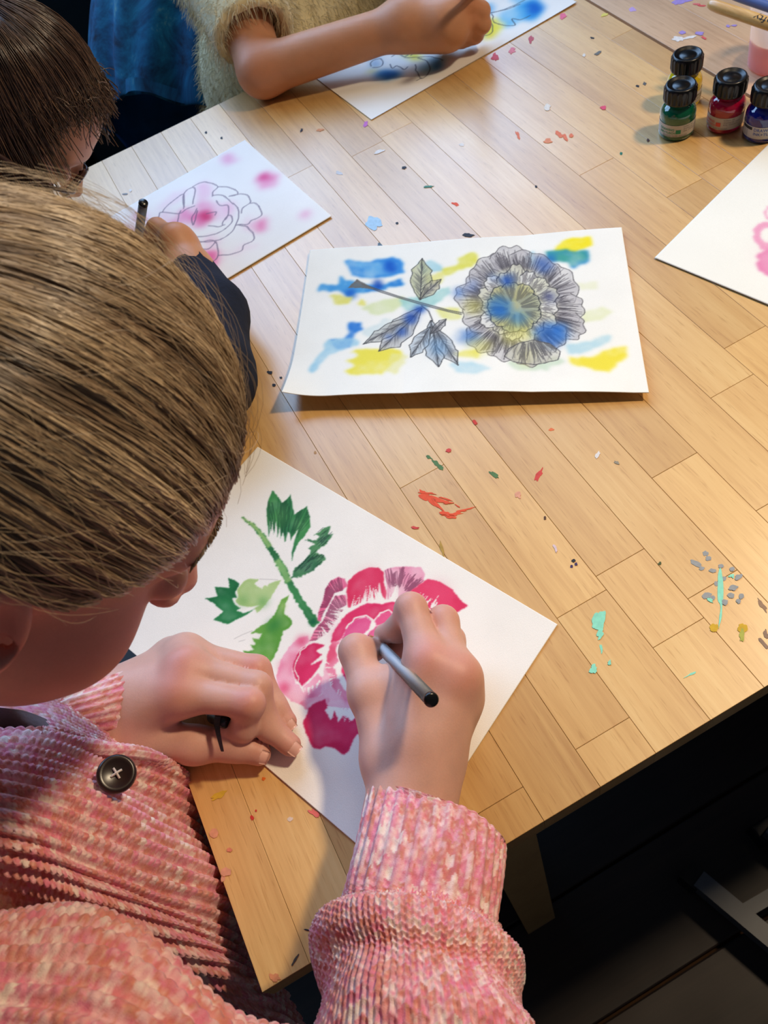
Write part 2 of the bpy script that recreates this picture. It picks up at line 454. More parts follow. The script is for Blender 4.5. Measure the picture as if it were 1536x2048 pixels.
def vbox(nm, c, s, m, parent, ch=0.003):
    """box centred at c (in the parent's frame) with size s"""
    o = obj(nm, box_mesh(nm, -s[0] / 2, s[0] / 2, -s[1] / 2, s[1] / 2, -s[2] / 2, s[2] / 2, ch), m, parent); o.location = c; return o
# tall dark teal cupboard: body, doors, handles
cab = empty('cupboard', (0.52, 1.86, FLOOR_Z))
vbox('body', (0.0, 0.02, 0.48), (1.06, 0.32, 0.86), MAT_TEAL, cab)
vbox('plinth', (0.0, 0.03, 0.025), (1.04, 0.28, 0.05), MAT_BLACK, cab)
for dx in (-0.265, 0.265):
    d = vbox('door', (dx, -0.15, 0.49), (0.515, 0.02, 0.80), MAT_TEAL, cab, 0.004)
    h = vbox('handle', (-0.238 if dx < 0 else 0.2, -0.022, 0.165), (0.016, 0.014, 0.10), MAT_BLACK, d, 0.003)
    for dz in (-0.05, 0.05): vbox('handle_post', (-0.238 if dx < 0 else 0.2, -0.012, 0.165 + dz * .8), (0.01, 0.012, 0.01), MAT_BLACK, d, 0)
tag(cab, 'dark teal cupboard with a black bar handle in the far corner', 'cupboard')
MAT_GREYP = noisy('grey_door_paint', s2l((92, 96, 100)), 0.1, 6, 0.6, 0.3)
pl = obj('pillar', box_mesh('pillar', -0.13, -0.03, 1.66, 2.05, FLOOR_Z, 0.5, 0.004), MAT_GREYP); pl.name = 'trim_1'; pl['kind'] = 'structure'

# ------------------------------------------------------------------ metal stool foot beside the table
MAT_STEEL = noisy('grey_enamelled_steel', s2l((92, 96, 104)), 0.12, 30, 0.45, 0.5)
def bar_mesh(nm, a, b, w, h, ch=0.002):
    a = np.asarray(a, float); b = np.asarray(b, float); L = np.linalg.norm(b - a); Rm = frame_from(b - a)
    me = box_mesh(nm, -w / 2, w / 2, -h / 2, h / 2, 0, L, ch)
    v = np.empty(len(me.vertices) * 3, np.float32); me.vertices.foreach_get('co', v)
    me.vertices.foreach_set('co', ((v.reshape(-1, 3) @ Rm.T) + a).astype(np.float32).ravel()); me.update()
    return me
zs = FLOOR_Z + 0.045
A1, A2 = W(1395, 1760, zs), W(1700, 2015, zs)
B1, B2 = W(1480, 1828, zs), W(1640, 1735, zs)
parts = [obj('foot_bar', bar_mesh('foot_bar', A1, A2, 0.022, 0.032), MAT_STEEL),
         obj('cross_bar', bar_mesh('cross_bar', B1, B2, 0.016, 0.022), MAT_STEEL),
         obj('foot_cap', bar_mesh('foot_cap', A1 - unit(A2 - A1) * 0.018 - np.array([0, 0, 0.012]), A1 + unit(A2 - A1) * 0.006 - np.array([0, 0, 0.012]), 0.027, 0.044), MAT_BLACK),
         obj('foot_cap', bar_mesh('foot_cap', A2 - unit(A2 - A1) * 0.006 - np.array([0, 0, 0.012]), A2 + unit(A2 - A1) * 0.018 - np.array([0, 0, 0.012]), 0.027, 0.044), MAT_BLACK)]
B3 = B2 + (A2 - A1) * 0.5; B4 = B2 - (A2 - A1) * 0.35
parts += [obj('foot_bar', bar_mesh('foot_bar', B4, B3, 0.022, 0.032), MAT_STEEL)]
for c in (B3, B4): parts += [obj('foot_cap', bar_mesh('foot_cap', c + np.array([0, 0, -0.045]), c + np.array([0, 0, -0.01]), 0.027, 0.03), MAT_BLACK)]
for pA in (A2, B3):
    parts.append(obj('upright', bar_mesh('upright', pA, pA + np.array([0, 0, 0.36]), 0.022, 0.022), MAT_STEEL))
sc_ = (A2 + B3) / 2 + np.array([0.05, -0.06, 0.37])
parts.append(obj('seat', box_mesh('seat', sc_[0] - 0.13, sc_[0] + 0.13, sc_[1] - 0.13, sc_[1] + 0.13, sc_[2] - 0.012, sc_[2] + 0.016, 0.008), MAT_BLACK))
tag(rooted('stool', tuple(A1 * [1, 1, 0] + [0, 0, FLOOR_Z]), parts), 'grey metal stool foot with a black end cap on the dark floor', 'stool')
# ------------------------------------------------------------------ painted sheets
def homog(src, dst):
    A = []
    for (x, y), (u, v) in zip(src, dst):
        A.append([x, y, 1, 0, 0, 0, -u * x, -u * y, -u]); A.append([0, 0, 0, x, y, 1, -v * x, -v * y, -v])
    _, _, vt = np.linalg.svd(np.array(A, float)); return vt[-1].reshape(3, 3)
def happly(H, p):
    p = np.asarray(p, float); q = np.c_[p, np.ones(len(p))] @ H.T; return q[:, :2] / q[:, 2:3]
def blur(a, s):
    if s <= 0.3: return a
    r = int(max(1, math.ceil(s * 2.5))); k = np.exp(-0.5 * (np.arange(-r, r + 1) / s) ** 2); k /= k.sum()
    for ax in (0, 1):
        pad = [(0, 0)] * a.ndim; pad[ax] = (r, r)
        b = np.pad(a, pad, mode='edge'); out = np.zeros_like(a)
        for i, w in enumerate(k):
            sl = [slice(None)] * a.ndim; sl[ax] = slice(i, i + a.shape[ax]); out += w * b[tuple(sl)]
        a = out
    return a
class Sheet:
    """a raster in the sheet's own frame; every stroke is given in traced coordinates and mapped to it"""
    def __init__(s, corners_px, nu, nv, paper=(244, 241, 234), seed=1):
        # corners_px: the four corners a(0,0) b(1,0) c(1,1) d(0,1)
        s.nu, s.nv = nu, nv
        s.H = homog(corners_px, [(0, 0), (nu - 1, 0), (nu - 1, nv - 1), (0, nv - 1)])
        s.img = np.ones((nu, nv, 3)) * np.array(paper, float)
        s.paper = np.array(paper, float)
        u, v = np.meshgrid(np.arange(nu), np.arange(nv), indexing='ij'); s.uv = np.stack([u, v], -1).astype(float)
        s.rng = np.random.default_rng(seed); s.seed = seed
        s.img *= (0.985 + 0.03 * fbm(s.uv / 40.0, seed + 50, 3))[..., None]
        s.org = (0, 0); s.sc = 1.0
    def frame(s, org, sc): s.org = org; s.sc = sc
    def m(s, pts): return happly(s.H, np.asarray(pts, float) * s.sc + np.array(s.org))
    def mask(s, pts, rough=1.5, rscale=6.0, soft=0.7):
        """coverage of a traced outline with a wavering edge -> (window, coverage in the window)"""
        q = s.m(pts); pd = 6 + 3 * soft + 1.5 * rough
        lo = np.floor(q.min(0) - pd).astype(int); hi = np.ceil(q.max(0) + pd).astype(int)
        lo = np.clip(lo, 0, [s.nu, s.nv]); hi = np.clip(hi, 0, [s.nu, s.nv])
        if (hi - lo < 3).any(): return None
        win = (slice(lo[0], hi[0]), slice(lo[1], hi[1]))
        G = s.uv[win].copy(); s.seed += 1
        if rough:
            G0 = G.copy()
            G[..., 0] += rough * (fbm(G0 / rscale, s.seed, 3) - 0.5) * 2; G[..., 1] += rough * (fbm(G0 / rscale + 31.7, s.seed, 3) - 0.5) * 2
        ins = np.zeros(G.shape[:2], bool); n = len(q)
        for i in range(n):
            x1, y1 = q[i]; x2, y2 = q[(i + 1) % n]
            if y1 == y2: continue
            ins ^= ((y1 > G[..., 1]) != (y2 > G[..., 1])) & (G[..., 0] < (x2 - x1) * (G[..., 1] - y1) / (y2 - y1) + x1)
        return win, blur(ins.astype(float), soft)
    def blend(s, wm, col, a=1.0, var=0.25, vscale=22.0, edge=0.25, col2=None):
        """transparent watercolour wash: noise-varied strength, darker rim"""
        if wm is None: return
        win, M_ = wm; s.seed += 1; uv = s.uv[win]
        st = np.clip(a * (1 + var * 2 * (fbm(uv / vscale, s.seed, 3) - 0.5)), 0, 1) if var else np.full(M_.shape, a)
        if edge: st = np.clip(st + edge * np.clip(M_ - blur(M_, 3.0), 0, 1) * 2, 0, 1)
        c = np.ones(M_.shape + (3,)) * np.array(col, float)
        if col2 is not None:
            t = np.clip((fbm(uv / (vscale * 1.2), s.seed + 9, 2) - 0.35) / 0.3, 0, 1)[..., None]
            c = c * (1 - t) + np.array(col2, float) * t
        al = (M_ * st)[..., None]
        s.img[win] = s.img[win] * (1 - al) + c * al
    def wash(s, pts, col, a=0.9, rough=1.5, rscale=6.0, soft=0.7, **kw):
        s.blend(s.mask(pts, rough, rscale, soft), col, a, **kw)
    def blob(s, c, r, col, a=0.8, soft=3, rough=5, squash=1.0, ang=0.0, n=20, **kw):
        t = np.linspace(0, 2 * np.pi, n, endpoint=False); ca, sa = math.cos(ang), math.sin(ang)
        x = np.cos(t) * r; y = np.sin(t) * r * squash
        s.wash(np.c_[c[0] + x * ca - y * sa, c[1] + x * sa + y * ca], col, a, rough=rough, rscale=max(3, r * s.sc * 0.25), soft=soft, **kw)
    def lines(s, polys, width, col, a=0.8, taper=False, jitter=0.0, clip=None):
        """many thin strokes; width in raster cells"""
        dens = np.zeros((s.nu, s.nv))
        for pl in polys:
            q = s.m(pl)
            seg = np.linalg.norm(np.diff(q, axis=0), axis=1); L = seg.sum()
            if L < 0.3: continue
            n = max(2, int(L / 0.45)); cum = np.r_[0, np.cumsum(seg)]; t = np.linspace(0, L, n)
            x = np.interp(t, cum, q[:, 0]); y = np.interp(t, cum, q[:, 1])
            if jitter: x = x + jitter * (vnoise(np.c_[t / 6.0, t * 0 + s.rng.random() * 99], 3) - 0.5) * 2; y = y + jitter * (vnoise(np.c_[t / 6.0, t * 0 + s.rng.random() * 99], 4) - 0.5) * 2
            w = 0.45 * width * (np.linspace(1, 0.15, n) if taper else np.ones(n))
            ok = (x > 1) & (x < s.nu - 3) & (y > 1) & (y < s.nv - 3); x = x[ok]; y = y[ok]; w = w[ok]
            i = x.astype(int); j = y.astype(int); fx = x - i; fy = y - j
            for di, dj, ww in ((0, 0, (1 - fx) * (1 - fy)), (1, 0, fx * (1 - fy)), (0, 1, (1 - fx) * fy), (1, 1, fx * fy)):
                np.add.at(dens, (i + di, j + dj), ww * w)
        if width > 1.6: dens = blur(dens, (width - 1) * 0.35)
        if clip is not None:
            wm = s.mask(clip, 0.4, 6, 0.5)
            if wm is not None:
                k = np.zeros_like(dens); k[wm[0]] = wm[1]; dens = dens * k
        al = (np.clip(dens, 0, 1) * a)[..., None]
        s.img = s.img * (1 - al) + np.array(col, float) * al
    def spikes(s, base, toward, length, width, col=None, n=18, a=0.95):
        """tapered slivers of bare paper running from a base curve into a wash"""
        base = np.asarray(base, float); seg = np.r_[0, np.cumsum(np.linalg.norm(np.diff(base, axis=0), axis=1))]
        for _ in range(n):
            t = s.rng.random() * seg[-1]; p = np.array([np.interp(t, seg, base[:, 0]), np.interp(t, seg, base[:, 1])])
            d = unit(np.asarray(toward, float) - p) if np.ndim(toward) == 1 and len(toward) == 2 else unit(np.asarray(toward))
            if length < 0: d = -d
            L = abs(length) * s.rng.uniform(0.35, 1.15); d = unit(d + s.rng.normal(0, 0.12, 2)); nn = np.array([-d[1], d[0]]); w = width * s.rng.uniform(0.5, 1.2)
            s.wash([p - nn * w - d * 6, p + nn * w - d * 6, p + nn * w * 0.4 + d * L * 0.55, p + d * L, p - nn * w * 0.4 + d * L * 0.55], col if col is not None else s.paper, a, rough=0.3, soft=0.5, var=0, edge=0)
MAT_SHEET = attr_mat('watercolour_paper', 0.75, 0.15, bump=0.25, bscale=1400)
def sheet_obj(name, sh, a, b, d, zfun, thick=0.0006, back=None):
    """a,b,d: world xy of corners (0,0),(1,0),(0,1); the sheet is a thin closed slab"""
    a, b, d = [np.asarray(x, float)[:2] for x in (a, b, d)]
    nu, nv = sh.nu, sh.nv
    uu = np.linspace(0, 1, nu)[:, None]; vv = np.linspace(0, 1, nv)[None, :]
    X = a[0] + (b - a)[0] * uu + (d - a)[0] * vv; Y = a[1] + (b - a)[1] * uu + (d - a)[1] * vv
    Z = zfun(uu + 0 * vv, vv + 0 * uu) + 0.0006
    top = np.stack([X, Y, Z], -1).reshape(-1, 3)
    F = grid_faces(nu, nv)
    # orientation upward
    n = np.cross(top[F[0, 1]] - top[F[0, 0]], top[F[0, 3]] - top[F[0, 0]])
    if n[2] < 0: F = F[:, ::-1]
    # rim and coarse underside
    bnd = np.r_[np.arange(nu) * nv, (nu - 1) * nv + np.arange(1, nv), np.arange(nu - 2, -1, -1) * nv + nv - 1, np.arange(nv - 2, 0, -1)]
    low = top[bnd] - [0, 0, thick]; o = len(top); k = len(bnd); i = np.arange(k); j = (i + 1) % k
    R4 = np.stack([bnd[i], bnd[j], o + j, o + i], 1)
    cols = s2l_arr(sh.img.reshape(-1, 3))
    V = np.r_[top, low]; cols = np.r_[cols, np.tile(s2l_arr(sh.paper), (k, 1))]
    c0 = V.mean(0); c0[2] = top[:, 2].min() - thick
    me = build_mesh(name, V - c0, np.r_[F, R4], col=cols)
    o_ = obj(name, me, MAT_SHEET); o_.location = c0
    return o_
flat = lambda u, v: 0.0004 + 0 * u

def fan(c, r0, r1, a0, a1, n, rng, wob=0.05):
    out = []
    for _ in range(n):
        a = rng.uniform(a0, a1); q0 = r0 * rng.uniform(0.9, 1.2); q1 = r1 * rng.uniform(0.75, 1.0); b = a + rng.normal(0, wob)
        m_ = (a + b) / 2 + rng.normal(0, wob * 0.5)
        out.append([(c[0] + q0 * math.cos(a), c[1] + q0 * math.sin(a)), (c[0] + (q0 + q1) / 2 * math.cos(m_), c[1] + (q0 + q1) / 2 * math.sin(m_)), (c[0] + q1 * math.cos(b), c[1] + q1 * math.sin(b))])
    return out

# ---------- sheet under the girl's hands: crimson peony with green leaves
fa, fb, fc = W(516, 895)[:2], W(1115, 1250)[:2], W(788, 1752)[:2]
fd = fa + (fc - fb)
fdp = PROJ(np.r_[fd, 0.0])
S1 = Sheet([(516, 895), (1115, 1250), (788, 1752), tuple(fdp)], 500, 328, (243, 239, 230), 11)
S1.frame((400, 960), 0.36458)
r1 = S1.rng
# greens
stem = np.array([(233, 210), (300, 258), (345, 310), (385, 372), (425, 440), (455, 490), (490, 565), (550, 665), (600, 740), (640, 800)], float)
wd = np.array([5, 10, 13, 15, 17, 22, 19, 19, 24, 27])
tn = unit(np.gradient(stem, axis=0)); nn = np.c_[-tn[:, 1], tn[:, 0]]
S1.wash(np.r_[stem + nn * wd[:, None], (stem - nn * wd[:, None])[::-1]], (62, 135, 78), 0.92, rough=2.2, rscale=3, col2=(44, 110, 64))
S1.wash(np.r_[(stem + nn * wd[:, None])[:4], (stem - nn * wd[:, None])[:4][::-1]], (165, 200, 120), 0.6, rough=1.5, rscale=3, soft=1.2); S1.wash(np.r_[(stem + nn * wd[:, None])[4:7], (stem - nn * wd[:, None])[4:7][::-1]], (158, 200, 120), 0.6, rough=1.5, rscale=3, soft=1.2); S1.blob((622, 782), 20, (18, 92, 60), 0.8, 2, 2)
gA = [(372, 250), (368, 165), (378, 110), (400, 60), (430, 95), (452, 132), (475, 115), (498, 85), (512, 150), (520, 195), (555, 170), (588, 150), (605, 205), (607, 260), (580, 310), (550, 340), (530, 375), (515, 415), (505, 458), (506, 400), (520, 340), (540, 275), (522, 300), (500, 335), (497, 300), (484, 288), (474, 335), (468, 345), (458, 285), (446, 325), (440, 250), (430, 320), (420, 225), (408, 310), (402, 215), (392, 300), (386, 230), (382, 325)]
S1.wash(gA, (66, 140, 78), 0.95, rough=0.8, col2=(48, 118, 72))
S1.blob((450, 190), 40, (120, 185, 110), 0.5, 6, 4); S1.blob((545, 250), 30, (112, 178, 104), 0.45, 5, 4)
S1.lines(fan((450, 480), 190, 420, -1.85, -1.05, 60, r1, .05), 1.0, (24, 66, 44), 0.5, clip=gA)
gB = [(720, 255), (680, 270), (650, 295), (622, 305), (660, 312), (640, 335), (575, 332), (620, 345), (635, 357), (598, 380), (618, 395), (600, 415), (575, 445), (545, 470), (515, 500), (512, 520), (500, 545), (560, 535), (620, 505), (692, 440), (682, 415), (640, 405), (662, 378), (700, 355), (732, 300), (705, 302)]
S1.wash(gB, (84, 140, 92), 0.95, rough=1.8, rscale=3, col2=(56, 112, 76))
S1.lines([[(x, y), (x + 42 * math.cos(-.7 + r1.normal(0, .1)), y + 42 * math.sin(-.7))] for x, y in zip(r1.uniform(520, 680, 46), r1.uniform(410, 520, 46)) if 0.75 * (x - 520) + (y - 530) < 40 and 0.75 * (x - 520) + (y - 530) > -60], 1.0, (26, 50, 44), 0.6, clip=gB)
S1.lines([[(x, y), (x + 30, y - 26)] for x, y in zip(r1.uniform(630, 700, 16), r1.uniform(290, 370, 16))], 1.0, (26, 50, 44), 0.55)
gC = [(33, 655), (100, 642), (84, 590), (165, 597), (160, 543), (205, 558), (220, 577), (198, 620), (207, 652), (178, 652), (196, 690), (228, 706), (205, 718), (245, 735), (308, 708), (250, 747), (190, 777), (155, 796), (75, 770), (132, 727), (88, 690)]
S1.wash(gC, (46, 126, 72), 0.96, rough=0.9, col2=(32, 106, 60))
gC2 = [(205, 610), (240, 560), (285, 545), (328, 548), (300, 577), (328, 592), (345, 604), (353, 582), (372, 590), (382, 572), (447, 553), (420, 602), (395, 647), (362, 690), (315, 738), (303, 705), (330, 690), (270, 702), (215, 690), (195, 668), (216, 642)]
S1.wash(gC2, (172, 200, 128), 0.92, rough=1.2, col2=(190, 212, 150)); S1.blob((240, 665), 26, (96, 160, 80), 0.6, 5, 4); S1.blob((350, 670), 28, (86, 158, 78), 0.65, 5, 4)
gD = [(492, 635), (452, 660), (430, 702), (412, 745), (380, 777), (345, 800), (280, 846), (345, 846), (325, 876), (285, 868), (310, 906), (280, 908), (298, 936), (240, 940), (250, 967), (300, 975), (330, 1010), (354, 1062), (372, 1030), (400, 985), (424, 940), (448, 880), (452, 842), (512, 795), (497, 760), (465, 737), (470, 690)]
S1.wash(gD, (112, 168, 72), 0.94, rough=1.5, rscale=4, col2=(92, 154, 62))
S1.blob((410, 800), 44, (40, 120, 58), 0.75, 5, 5, 0.6, -0.6); S1.blob((345, 905), 30, (52, 132, 60), 0.5, 6, 5); S1.blob((352, 1018), 24, (196, 210, 128), 0.7, 4, 3); S1.blob((458, 695), 20, (178, 204, 126), 0.6, 3, 3)
S1.lines([[(190, 875), (240, 850), (290, 830)], [(215, 890), (250, 880)], [(330, 548), (390, 550), (430, 552)]], 1.0, (150, 145, 140), 0.4)
# flower
RED, CRIM, PINK, PALE = (216, 52, 92), (206, 40, 84), (224, 104, 148), (236, 150, 178)
def hatch(c, r0, r1_, a0, a1, n, al=0.6, clip=None): S1.lines(fan(c, r0, r1_, a0, a1, n, S1.rng, .04), 1.0, (92, 34, 62), al, clip=clip)
P1 = [(650, 775), (650, 730), (680, 660), (690, 600), (720, 555), (762, 537), (800, 548), (812, 582), (780, 612), (740, 622), (710, 682), (680, 732), (664, 782)]
S1.wash(P1, (222, 96, 136), 0.92, rough=0.8, col2=(230, 124, 158)); hatch((800, 690), 60, 185, 2.6, 4.6, 80, .5, P1)
P1b = [(604, 888), (630, 830), (680, 770), (710, 700), (742, 640), (802, 632), (806, 690), (770, 742), (730, 802), (690, 852), (640, 882)]
S1.wash(P1b, (226, 116, 150), 0.92, rough=0.8, col2=(234, 150, 176)); hatch((880, 840), 130, 290, 2.85, 4.35, 90, .5, P1b); S1.spikes([(808, 690), (770, 745), (735, 802), (690, 856), (650, 884)], (640, 740), 60, 6, n=26)
P2 = [(812, 705), (805, 620), (814, 560), (868, 510), (930, 485), (980, 487), (1012, 510), (1010, 570), (1026, 620), (1018, 658), (1000, 640), (985, 560), (976, 655), (940, 664), (900, 670), (860, 690), (830, 704)]
S1.wash(P2, RED, 0.97, rough=0.9, col2=(226, 70, 108)); S1.blob((930, 540), 45, (234, 110, 140), 0.45, 8, 5); S1.spikes([(815, 706), (860, 692), (920, 668), (980, 655), (1015, 645)], (930, 500), 85, 7, n=24)
P3 = [(1012, 502), (1045, 485), (1130, 478), (1216, 485), (1238, 520), (1226, 562), (1182, 602), (1122, 642), (1080, 658), (1050, 655), (1030, 662), (1026, 575)]
S1.wash(P3, (224, 128, 162), 0.93, rough=0.8, col2=(236, 170, 192)); S1.blob((1072, 610), 40, S1.paper, 0.85, 6, 6); hatch((1070, 690), 105, 220, -1.85, -0.75, 60, .55, P3); S1.spikes([(1035, 660), (1060, 652), (1085, 652), (1115, 640)], (1110, 480), 90, 8, n=10)
P4 = [(1112, 652), (1170, 602), (1250, 548), (1320, 560), (1390, 610), (1430, 660), (1470, 695), (1430, 716), (1395, 738), (1360, 760), (1280, 720), (1210, 690)]
S1.wash(P4, RED, 0.97, rough=0.9, col2=(226, 66, 106)); S1.blob((1310, 620), 50, (234, 96, 130), 0.4, 9, 5); S1.spikes([(1130, 660), (1200, 690), (1280, 700), (1340, 706)], (1340, 560), 75, 6, n=22)
P5 = [(722, 890), (728, 850), (745, 815), (800, 745), (868, 702), (920, 680), (1000, 685), (1060, 670), (1112, 690), (1160, 720), (1130, 780), (1060, 732), (985, 735), (960, 780), (900, 750), (842, 780), (802, 830), (780, 872), (735, 902)]
S1.wash(P5, (222, 58, 106), 0.96, rough=1.0, col2=(212, 44, 92)); S1.blob((770, 850), 40, (232, 120, 160), 0.5, 7, 5)
P6 = [(792, 860), (800, 820), (850, 770), (912, 753), (946, 775), (930, 822), (890, 858), (858, 868), (845, 862), (830, 900), (790, 930), (770, 905)]
S1.wash(P6, (228, 100, 150), 0.93, rough=1.2, col2=(222, 84, 138))
S1.lines([[(800, 815), (850, 765), (912, 746), (950, 770), (935, 825), (895, 862)], [(955, 785), (985, 735), (1040, 716), (1070, 742)], [(925, 845), (960, 800), (1000, 790)]], 2.6, S1.paper, 0.9, jitter=1.2)
P7 = [(962, 778), (990, 738), (1040, 724), (1066, 746), (1040, 792), (1000, 796), (968, 802)]
S1.wash(P7, (230, 92, 140), 0.93, rough=1.0); S1.wash([(905, 865), (940, 830), (965, 806), (1010, 795), (1060, 800), (1100, 830), (1050, 900), (960, 900)], (228, 100, 148), 0.9, rough=1.2)
S1.spikes([(960, 870), (1000, 840), (1050, 830)], (990, 760), 40, 6, n=9)
P9 = [(428, 1050), (448, 985), (490, 920), (540, 870), (592, 855), (602, 888), (560, 920), (522, 980), (508, 1050), (528, 1125), (600, 1115), (652, 1062), (682, 1100), (692, 1152), (640, 1200), (582, 1240), (500, 1216), (440, 1162), (420, 1100)]
S1.wash(P9, (234, 140, 168), 0.92, rough=1.3, col2=(240, 176, 196))
for c, r in (((470, 1140), 40), ((560, 890), 34), ((452, 1015), 22), ((610, 1190), 30), ((590, 870), 16)): S1.blob(c, r * .8, (216, 60, 104), 0.75, 4, 6)
P10 = [(512, 1030), (528, 960), (570, 920), (622, 898), (690, 905), (660, 928), (636, 945), (672, 960), (606, 1022), (682, 985), (650, 1042), (602, 1100), (560, 1130), (522, 1092)]
S1.wash(P10, (218, 54, 104), 0.96, rough=1.2, col2=(208, 42, 92)); S1.lines([[(600, 905), (545, 955), (522, 1030), (540, 1110), (562, 1134), (610, 1102)]], 2.0, S1.paper, 0.8, jitter=1.5)
S1.spikes([(540, 1135), (590, 1150), (640, 1130), (670, 1090)], (600, 1240), 34, 5, n=14)
P11 = [(722, 890), (700, 960), (690, 1010), (690, 1060), (720, 1132), (760, 1190), (812, 1236), (852, 1244), (846, 1190), (800, 1160), (760, 1090), (735, 1030), (762, 1000), (745, 930), (772, 890)]
S1.wash(P11, (226, 88, 122), 0.92, rough=1.8, rscale=4, col2=(234, 140, 166)); S1.spikes([(690, 1000), (690, 1060), (720, 1130), (770, 1200)], (800, 1060), 50, 5, n=14)
P12 = [(768, 960), (792, 1000), (776, 1050), (802, 1100), (832, 1160), (842, 1200), (960, 1250), (980, 960), (900, 900), (800, 900)]
S1.wash(P12, (216, 46, 92), 0.96, rough=1.2, col2=(226, 72, 116))
S1.wash([(640, 1222), (690, 1150), (700, 1060), (720, 1140), (770, 1190), (860, 1245), (900, 1270), (800, 1270), (740, 1250), (690, 1255)], (238, 170, 190), 0.7, rough=2)
S1.wash([(545, 1228), (600, 1200), (660, 1185), (700, 1150), (715, 1215), (690, 1250), (640, 1262), (596, 1268)], (228, 124, 152), .8, rough=2, col2=(236, 170, 188))
S1.wash([(690, 1010), (672, 1090), (660, 1170), (700, 1200), (740, 1215), (770, 1210), (720, 1130)], (240, 186, 200), .7, rough=2)
P13 = [(588, 1290), (600, 1252), (640, 1225), (690, 1202), (706, 1250), (690, 1262), (715, 1320), (742, 1270), (760, 1330), (790, 1290), (830, 1330), (870, 1290), (990, 1300), (960, 1400), (860, 1400), (832, 1450), (822, 1490), (790, 1512), (740, 1476), (690, 1462), (660, 1480), (625, 1476), (600, 1432), (578, 1372), (568, 1330)]
S1.wash(P13, (214, 48, 94), 0.96, rough=1.2, col2=(200, 36, 84)); S1.blob((640, 1300), 30, (234, 110, 146), 0.45, 7, 5); S1.spikes([(700, 1250), (760, 1255), (830, 1262), (880, 1265)], (770, 1450), 70, 6, n=26)
sheet1 = sheet_obj('painted_sheet', S1, fa, fb, fd, lambda u, v: 0.0004 + 0.0004 * np.sin(3 * u + 2 * v) ** 2)
tag(sheet1, 'white sheet with a crimson peony and green leaves, nearest the pink cardigan', 'drawing', 'watercolour sheets')

# ---------- middle sheet: grey pencil peony on blue and yellow washes
ma, mb, mc, md = W(622, 507)[:2], W(1243, 462)[:2], W(1278, 790)[:2], W(578, 815)[:2]
S2 = Sheet([(622, 507), (1243, 460), (1278, 793), (575, 820)], 440, 291, (245, 243, 233), 23)
S2.frame((560, 440), 0.48177)
BL, LB, YE, LY = (28, 112, 200), (140, 196, 220), (236, 224, 70), (226, 230, 150)
def w2(p, c, a=.85, soft=2.2, rough=5, **k): S2.wash(p, c, a, rough=rough, rscale=12, soft=soft, var=.45, **k)
w2([(280, 180), (380, 185), (480, 160), (525, 185), (520, 230), (440, 250), (360, 260), (300, 250)], (60, 144, 216), .9, col2=(120, 186, 226))
w2([(162, 285), (240, 290), (250, 250), (290, 270), (420, 290), (510, 255), (520, 280), (430, 310), (330, 320), (280, 340), (250, 310), (165, 315)], (40, 128, 206), .9, col2=(80, 160, 216))
S2.blob((465, 205), 26, (18, 84, 190), .8, 4, 5); S2.blob((412, 283), 22, (12, 66, 170), .8, 4, 4); S2.blob((300, 325), 24, (20, 90, 190), .7, 4, 5)
w2([(215, 335), (260, 330), (310, 340), (290, 370), (240, 370)], (226, 220, 110), .8); S2.blob((345, 365), 14, (232, 226, 120), .8, 2, 4)
w2([(340, 390), (420, 350), (520, 330), (540, 360), (470, 400), (380, 420)], (220, 228, 178), .8)
w2([(680, 215), (730, 200), (760, 165), (800, 145), (830, 160), (825, 200), (760, 225), (690, 250)], (224, 220, 92), .85)
w2([(580, 190), (640, 180), (680, 200), (670, 230), (600, 240)], (150, 204, 214), .7); w2([(600, 250), (690, 230), (680, 270), (620, 290)], (228, 222, 110), .7)
w2([(500, 340), (620, 330), (700, 290), (710, 320), (640, 380), (560, 400), (510, 380)], (158, 208, 200), .7)
w2([(640, 390), (740, 380), (760, 430), (700, 440), (650, 420)], (228, 226, 130), .75)
w2([(285, 455), (340, 445), (350, 480), (320, 495), (305, 530), (290, 560), (240, 570), (215, 530), (260, 525), (290, 490)], (28, 110, 204), .92)
w2([(200, 530), (320, 520), (330, 550), (220, 590), (180, 640), (130, 685), (120, 670), (170, 600)], (160, 206, 224), .75)
w2([(275, 625), (330, 600), (300, 580), (420, 560), (500, 570), (510, 610), (440, 680), (340, 690), (275, 680), (310, 650)], (236, 224, 84), .9)
w2([(470, 580), (540, 600), (480, 690), (440, 670)], (232, 228, 150), .6)
w2([(700, 640), (780, 620), (870, 655), (800, 680), (720, 680)], (190, 220, 226), .7); w2([(720, 580), (830, 570), (830, 605), (740, 610)], (234, 226, 110), .7)
w2([(1150, 115), (1210, 90), (1300, 85), (1300, 120), (1250, 130), (1220, 155), (1150, 140)], (244, 226, 40), .92)
w2([(1100, 140), (1180, 135), (1280, 140), (1280, 180), (1210, 220), (1190, 185), (1110, 180)], (70, 160, 150), .85, col2=(40, 132, 196))
w2([(1000, 170), (1060, 140), (1080, 190), (1010, 210)], (150, 206, 222), .6)
w2([(1180, 600), (1280, 590), (1320, 560), (1410, 540), (1405, 590), (1330, 650), (1230, 630), (1190, 625)], (238, 222, 70), .9)
w2([(1170, 540), (1260, 520), (1350, 490), (1345, 520), (1240, 580), (1180, 580)], (178, 214, 222), .75)
w2([(1240, 400), (1330, 380), (1360, 400), (1280, 440), (1240, 440)], (222, 228, 170), .6); w2([(1230, 280), (1310, 265), (1300, 300), (1240, 310)], (230, 232, 190), .5)
w2([(930, 620), (1130, 600), (1170, 620), (1040, 665), (960, 655)], (198, 218, 190), .6)
w2([(340, 500), (440, 430), (500, 440), (380, 520)], (200, 220, 220), .5)
